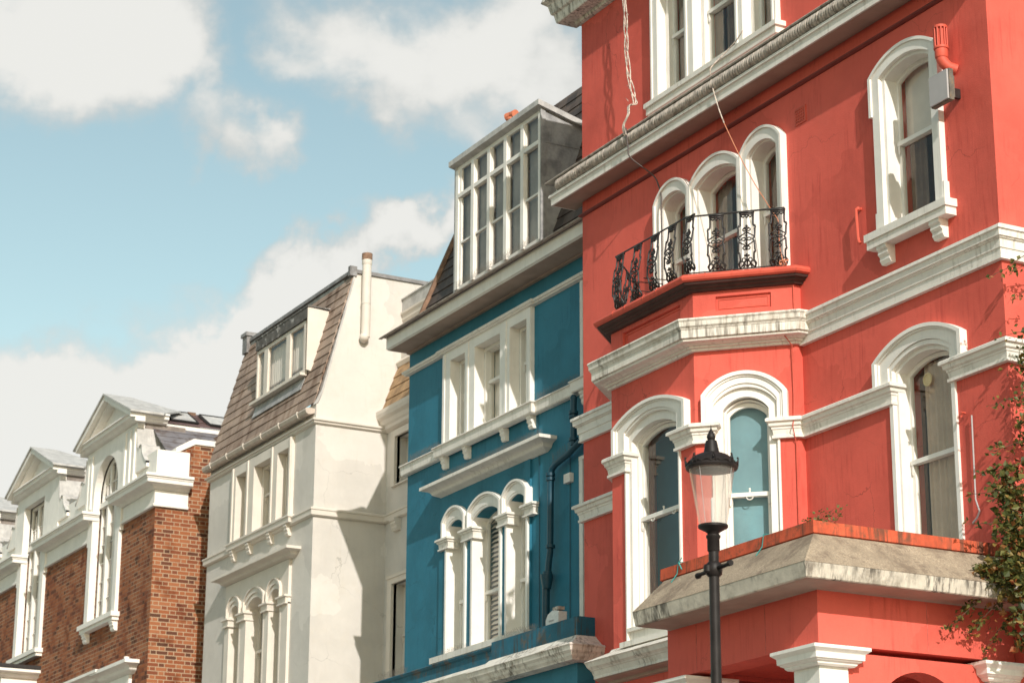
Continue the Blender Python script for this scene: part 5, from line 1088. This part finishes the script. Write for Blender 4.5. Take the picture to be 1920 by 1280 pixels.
m = MB(); m.lathe([(.004, 5.01), (.011, 5.015), (.011, 5.19), (.004, 5.20)], (LX, LY, 0), 10); m.build('lamp_tube', WPLAS, lamp, True)
m = MB(); m.lathe([(.0001, 5.395), (.11, 5.395), (.158, 5.402), (.158, 5.408), (.0001, 5.408)], (LX, LY, 0), 28); m.build('reflector', WPLAS, lamp, True)
m = MB(); m.lathe([(.158, 5.395), (.178, 5.398), (.182, 5.41), (.176, 5.425), (.168, 5.432), (.15, 5.465), (.12, 5.49), (.085, 5.505), (.062, 5.51), (.055, 5.515), (.042, 5.585), (.038, 5.60), (.022, 5.605), (.028, 5.615), (.031, 5.63), (.024, 5.65), (.012, 5.672), (.004, 5.69), (.0015, 5.715)], (LX, LY, 0), 32)
for i in range(16):
    a = 2 * math.pi * i / 16; ca, sa = math.cos(a), math.sin(a)
    m.tube([(LX + .176 * (ca * math.cos(t_) - sa * math.sin(t_)), LY + .176 * (sa * math.cos(t_) + ca * math.sin(t_)), 5.42 + .018 * math.sin((t_ + .2) / .4 * math.pi)) for t_ in [-.2 + .05 * j for j in range(9)]], .006, 5)
for i in range(8):
    a = 2 * math.pi * (i + .35) / 8; ca, sa = math.cos(a), math.sin(a); B_ = Vector((LX + .18 * ca, LY + .18 * sa, 5.42)); tg = Vector((-sa, ca, 0))
    m.tube([B_ - tg * .018, B_ - tg * .014 + Vector((0, 0, .03)), B_ + Vector((ca * .004, sa * .004, .055)), B_ + tg * .014 + Vector((0, 0, .03)), B_ + tg * .018], .005, 5); m.ball(B_ + Vector((0, 0, .058)), .008, 6); m.ball(B_ + Vector((0, 0, .03)), .008, 6)
m.build('lantern_roof', LAMPM, lamp, True)

# ================================================================== loose things
m = MB()
for k in range(3):
    pts = []
    for i, (x, z) in enumerate(((-22.80, 14.75), (-22.79, 14.28), (-22.76, 13.86), (-22.755, 13.63), (-22.72, 13.28), (-22.64, 12.98), (-22.56, 12.75))):
        pts.append((x + .022 * math.sin(i * 1.9 + k * 2.1), 13.80 + .02 * math.cos(i * 1.7 + k * 2), z))
    pts += [(-22.50 + .02 * k, 13.66, 12.66), (-22.42 + .02 * k, 13.60, 12.5), (-22.50 + .02 * k, 13.58, 12.38), (-22.49 + .02 * k, 13.60, 12.25)]
    m.tube(smooth(pts), .0075, 6)
for i in range(9):
    z = 12.9 + i * .17; m.tube([(-22.76 + random.uniform(-.03, .03) + .01 * i * -.3, 13.80, z), (-22.72 + random.uniform(-.08, .08), 13.80 - random.random() * .05, z - .10)], .004, 4)
solo('cable_bundle', m, CABW, 'bundle of dirty white cables hanging down the red wall left of the top window', 'cable', (-22.5, 13.8, 12.4), True)
m = MB(); m.tube(smooth([(-22.49, 13.62, 12.36), (-22.46, 13.63, 12.1), (-22.42, 13.64, 11.95), (-22.34, 13.9, 11.75), (-22.26, 13.93, 11.6), (-22.18, 13.92, 11.42), (-22.155, 13.90, 11.25), (-22.15, 13.90, 10.9), (-22.16, 13.90, 10.2)]), .009, 6)
solo('loose_cable', m, CABD, 'dark cable dropping from the red cornice to the left balcony arch', 'cable', (-22.3, 13.7, 11.5), True)
m = MB(); m.tube(smooth([(-20.22, 13.83, 12.80), (-20.33, 13.82, 12.72), (-20.52, 13.78, 12.62), (-20.63, 13.66, 12.46), (-20.64, 13.655, 12.36), (-20.60, 13.655, 12.18), (-20.50, 13.66, 11.9), (-20.45, 13.70, 11.7)]), .008, 6)
solo('white_cable', m, CABW, 'white cable trailing from the top window sill over the cornice', 'cable', (-20.5, 13.7, 12.4), True)
m = MB(); m.tube(smooth([(-20.45, 13.70, 11.70), (-20.30, 13.78, 11.3), (-20.12, 13.86, 10.9), (-19.96, 13.9, 10.63), (-19.80, 13.9, 10.42), (-19.7, 13.88, 10.30), (-19.58, 13.8, 10.0), (-19.47, 13.75, 9.80), (-19.42, 13.74, 9.70)]), .0055, 5)
m.tube([(-19.42 + .05 * math.cos(a), 13.74 + .03 * math.sin(a * 1.7), 9.72 + .03 * math.sin(a)) for a in [i * .5 for i in range(22)]], .006, 5)
solo('orange_cable', m, CABO, 'thin orange cable hanging in front of the triple arched window', 'cable', (-20, 13.8, 10.8), True)
fl = thing('floodlight', 'grey floodlight fixed on the red wall beside the arched window', 'floodlight', (-16.6, 13.85, 10.7))
m = MB(); m.box(-16.78, -16.50, 13.70, 13.72, 10.55, 10.86); m.build('front_panel', GREYP, fl)
m = MB(); m.box(-16.785, -16.49, 13.722, 13.775, 10.54, 10.87); m.box(-16.74, -16.53, 13.775, 13.82, 10.59, 10.82); m.build('housing', DKGREY, fl)
m = MB(); m.box(-16.70, -16.66, 13.82, 13.999, 10.66, 10.76); m.build('bracket', IRON, fl)
pb = MB(); pb.plate(FY(13.88), [(-24.98, 6.58), (-24.66, 6.58), (-24.655, 6.76), (-24.80, 6.79), (-24.93, 6.75), (-24.985, 6.68)], [], 0, -.12)
pbx = thing('plastic_box', 'small white plastic box standing behind the blue balcony parapet', 'box', (-24.82, 13.94, 6.575))
pb.build('box_body', WPLAS, pbx); m = MB(); m.plate(FY(13.88), rect(-24.80, -24.66, 6.78, 6.82), [], .0, -.09); m.build('lid', CABW, pbx); m = MB(); m.plate(FY(13.88), rect(-24.90, -24.78, 6.65, 6.67), [], .003, 0); m.build('dark_stripe', GREYP, pbx)
for k, (x, dx) in enumerate(((-18.50, .0), (-17.05, 0))):
    m = MB(); y0_, y1_ = PY - .05, PY - .40
    m.tube([(x + .02, PY + .05, 6.07), (x, y0_ - .008, 6.06), (x - .03, y0_ - .008, 5.95), (x - .04, PY - .12, 5.865)], .005, 4)
    if k == 0: m.tube([(x + .05, y0_, 6.10), (x + .01, y0_ - .01, 6.05), (x + .06, y0_ - .01, 5.98)], .007, 4)
    solo('string', m, TEALS, ('knotted teal string over the left end of the porch parapet', 'straight pale teal string over the porch parapet near its corner')[k], 'string', (x, PY, 6.0))

# plants ---------------------------------------------------------------
def leaf(mb, p, size, out=None):
    d = Vector((random.gauss(0, 1), random.gauss(0, 1), random.gauss(-.3, .8))).normalized(); n = Vector((random.gauss(0, 1), random.gauss(0, 1), random.gauss(.4, 1))).normalized()
    s_ = d.cross(n).normalized() * size * .36; b = d * size
    c_ = d.cross(s_).normalized() * size * .12
    mb.add([p, p + b * .45 + s_ + c_, p + b, p + b * .45 - s_ + c_], [(0, 1, 2), (0, 2, 3)])
vine = thing('climbing_plant', 'green and rusty brown creeper tumbling over the porch at the right edge', 'plant', (-15.8, 13.4, .12))
lv = MB(); st = MB()
def frond(p0, p1, n, spread, sag=.0, size=(.035, .065), r=.006):
    p0, p1 = Vector(p0), Vector(p1); pts = []; L = (p1 - p0).length
    for i in range(9):
        t = i / 8; pts.append(p0.lerp(p1, t) + Vector((random.gauss(0, .012), random.gauss(0, .012), random.gauss(0, .01) - sag * 4 * t * (1 - t))))
    st.tube(pts, [r * (1 - .7 * i / 8) for i in range(9)], 4)
    for i in range(n):
        t = random.random() ** .8; j = min(7, int(t * 8)); c_ = pts[j].lerp(pts[j + 1], t * 8 - j)
        leaf(lv, c_ + Vector((random.gauss(0, spread), random.gauss(0, spread), random.gauss(0, spread))), random.uniform(*size))
def clump(c, r, n, size=(.03, .095)):
    for i in range(int(n * .52)):
        d = Vector((random.gauss(0, 1), random.gauss(0, 1), random.gauss(0, 1))).normalized() * (random.random() ** .45)
        leaf(lv, Vector(c) + Vector((d.x * r[0], d.y * r[1], d.z * r[2])), random.uniform(*size))
# the thick mass beside the porch
for c_, r_, n_ in (((-15.95, 13.75, 6.45), (.16, .22, .35), 900), ((-15.85, 13.70, 6.0), (.22, .26, .30), 1200), ((-15.80, 13.62, 5.65), (.24, .30, .26), 1300), ((-15.75, 13.75, 5.25), (.25, .26, .34), 1300),
                   ((-15.60, 14.05, 6.2), (.35, .4, .6), 1500), ((-15.55, 14.05, 5.3), (.35, .4, .5), 1400), ((-15.4, 14.3, 7.2), (.3, .3, .6), 800), ((-15.95, 13.42, 5.72), (.14, .14, .12), 260), ((-15.9, 13.95, 7.12), (.10, .16, .28), 320), ((-15.9, 14.0, 7.7), (.10, .12, .2), 200)):
    clump(c_, r_, n_)
for p0, p1, n_, sp_ in (((-15.7, 14.3, 8.95), (-16.0, 13.66, 8.52), 30, .02), ((-15.7, 14.3, 8.85), (-16.0, 13.9, 8.60), 24, .025), ((-15.8, 14.1, 8.5), (-16.0, 13.85, 8.30), 14, .02), ((-15.7, 14.2, 8.1), (-16.0, 13.70, 7.92), 26, .025),
                        ((-15.7, 14.2, 7.95), (-16.0, 13.8, 7.62), 30, .03), ((-15.7, 14.1, 7.5), (-16.05, 13.62, 7.28), 40, .03), ((-15.8, 14.0, 7.0), (-16.05, 13.6, 6.85), 45, .03), ((-15.8, 13.9, 6.75), (-16.1, 13.45, 6.62), 40, .025), ((-15.8, 13.8, 6.5), (-16.1, 13.38, 6.42), 30, .02),
                        ((-15.9, 13.7, 6.2), (-16.1, 13.3, 6.12), 30, .025), ((-15.95, 13.5, 5.6), (-16.22, 13.2, 5.30), 60, .03), ((-15.95, 13.6, 5.5), (-16.22, 13.35, 5.15), 70, .03), ((-15.9, 13.7, 5.4), (-16.2, 13.5, 5.0), 70, .035), ((-15.95, 13.45, 5.55), (-16.25, 13.12, 5.18), 40, .03),
                        ((-15.7, 14.4, 9.2), (-15.75, 14.3, 6.0), 120, .05), ((-15.6, 14.2, .2), (-15.7, 14.2, 7.0), 60, .08), ((-15.8, 14.05, 8.3), (-15.95, 13.9, 7.3), 60, .04)):
    frond(p0, p1, n_, sp_)
lv.build('foliage', LEAF, vine); st.build('stem', STEM, vine)
lv = MB(); st = MB(); pl = thing('weed_tuft', 'small leafy weed growing out of the porch parapet corner', 'plant', (-16.62, 12.0, 5.94))
for i in range(26):
    a = Vector((-16.62 + random.uniform(-.22, .25), 11.98, 6.0)); frond(a, a + Vector((random.uniform(-.28, .32), random.uniform(-.08, .08), random.uniform(.10, .20))), 11, .018, 0, (.022, .042), .003)
lv.build('foliage', LEAFG, pl); st.build('stem', STEM, pl)
m = MB()
for i in range(420):
    t = random.random(); x = BL + .1 + t ** 1.6 * 5.8; y = YBl + random.uniform(-.12, .05); z = 11.97
    if 1.5 < x - BL < 4.1 and random.random() < .5: continue
    h_ = random.uniform(.05, .20 if x < -29 else .11); m.tube([(x, y, z - .03), (x + random.uniform(-.05, .05), y + random.uniform(-.05, .05), z + h_)], .0028, 3)
solo('dry_weeds', m, DRYG, 'dry weeds along the blue house gutter', 'weeds', (-27.3, 14.5, 11.97), kind='stuff')
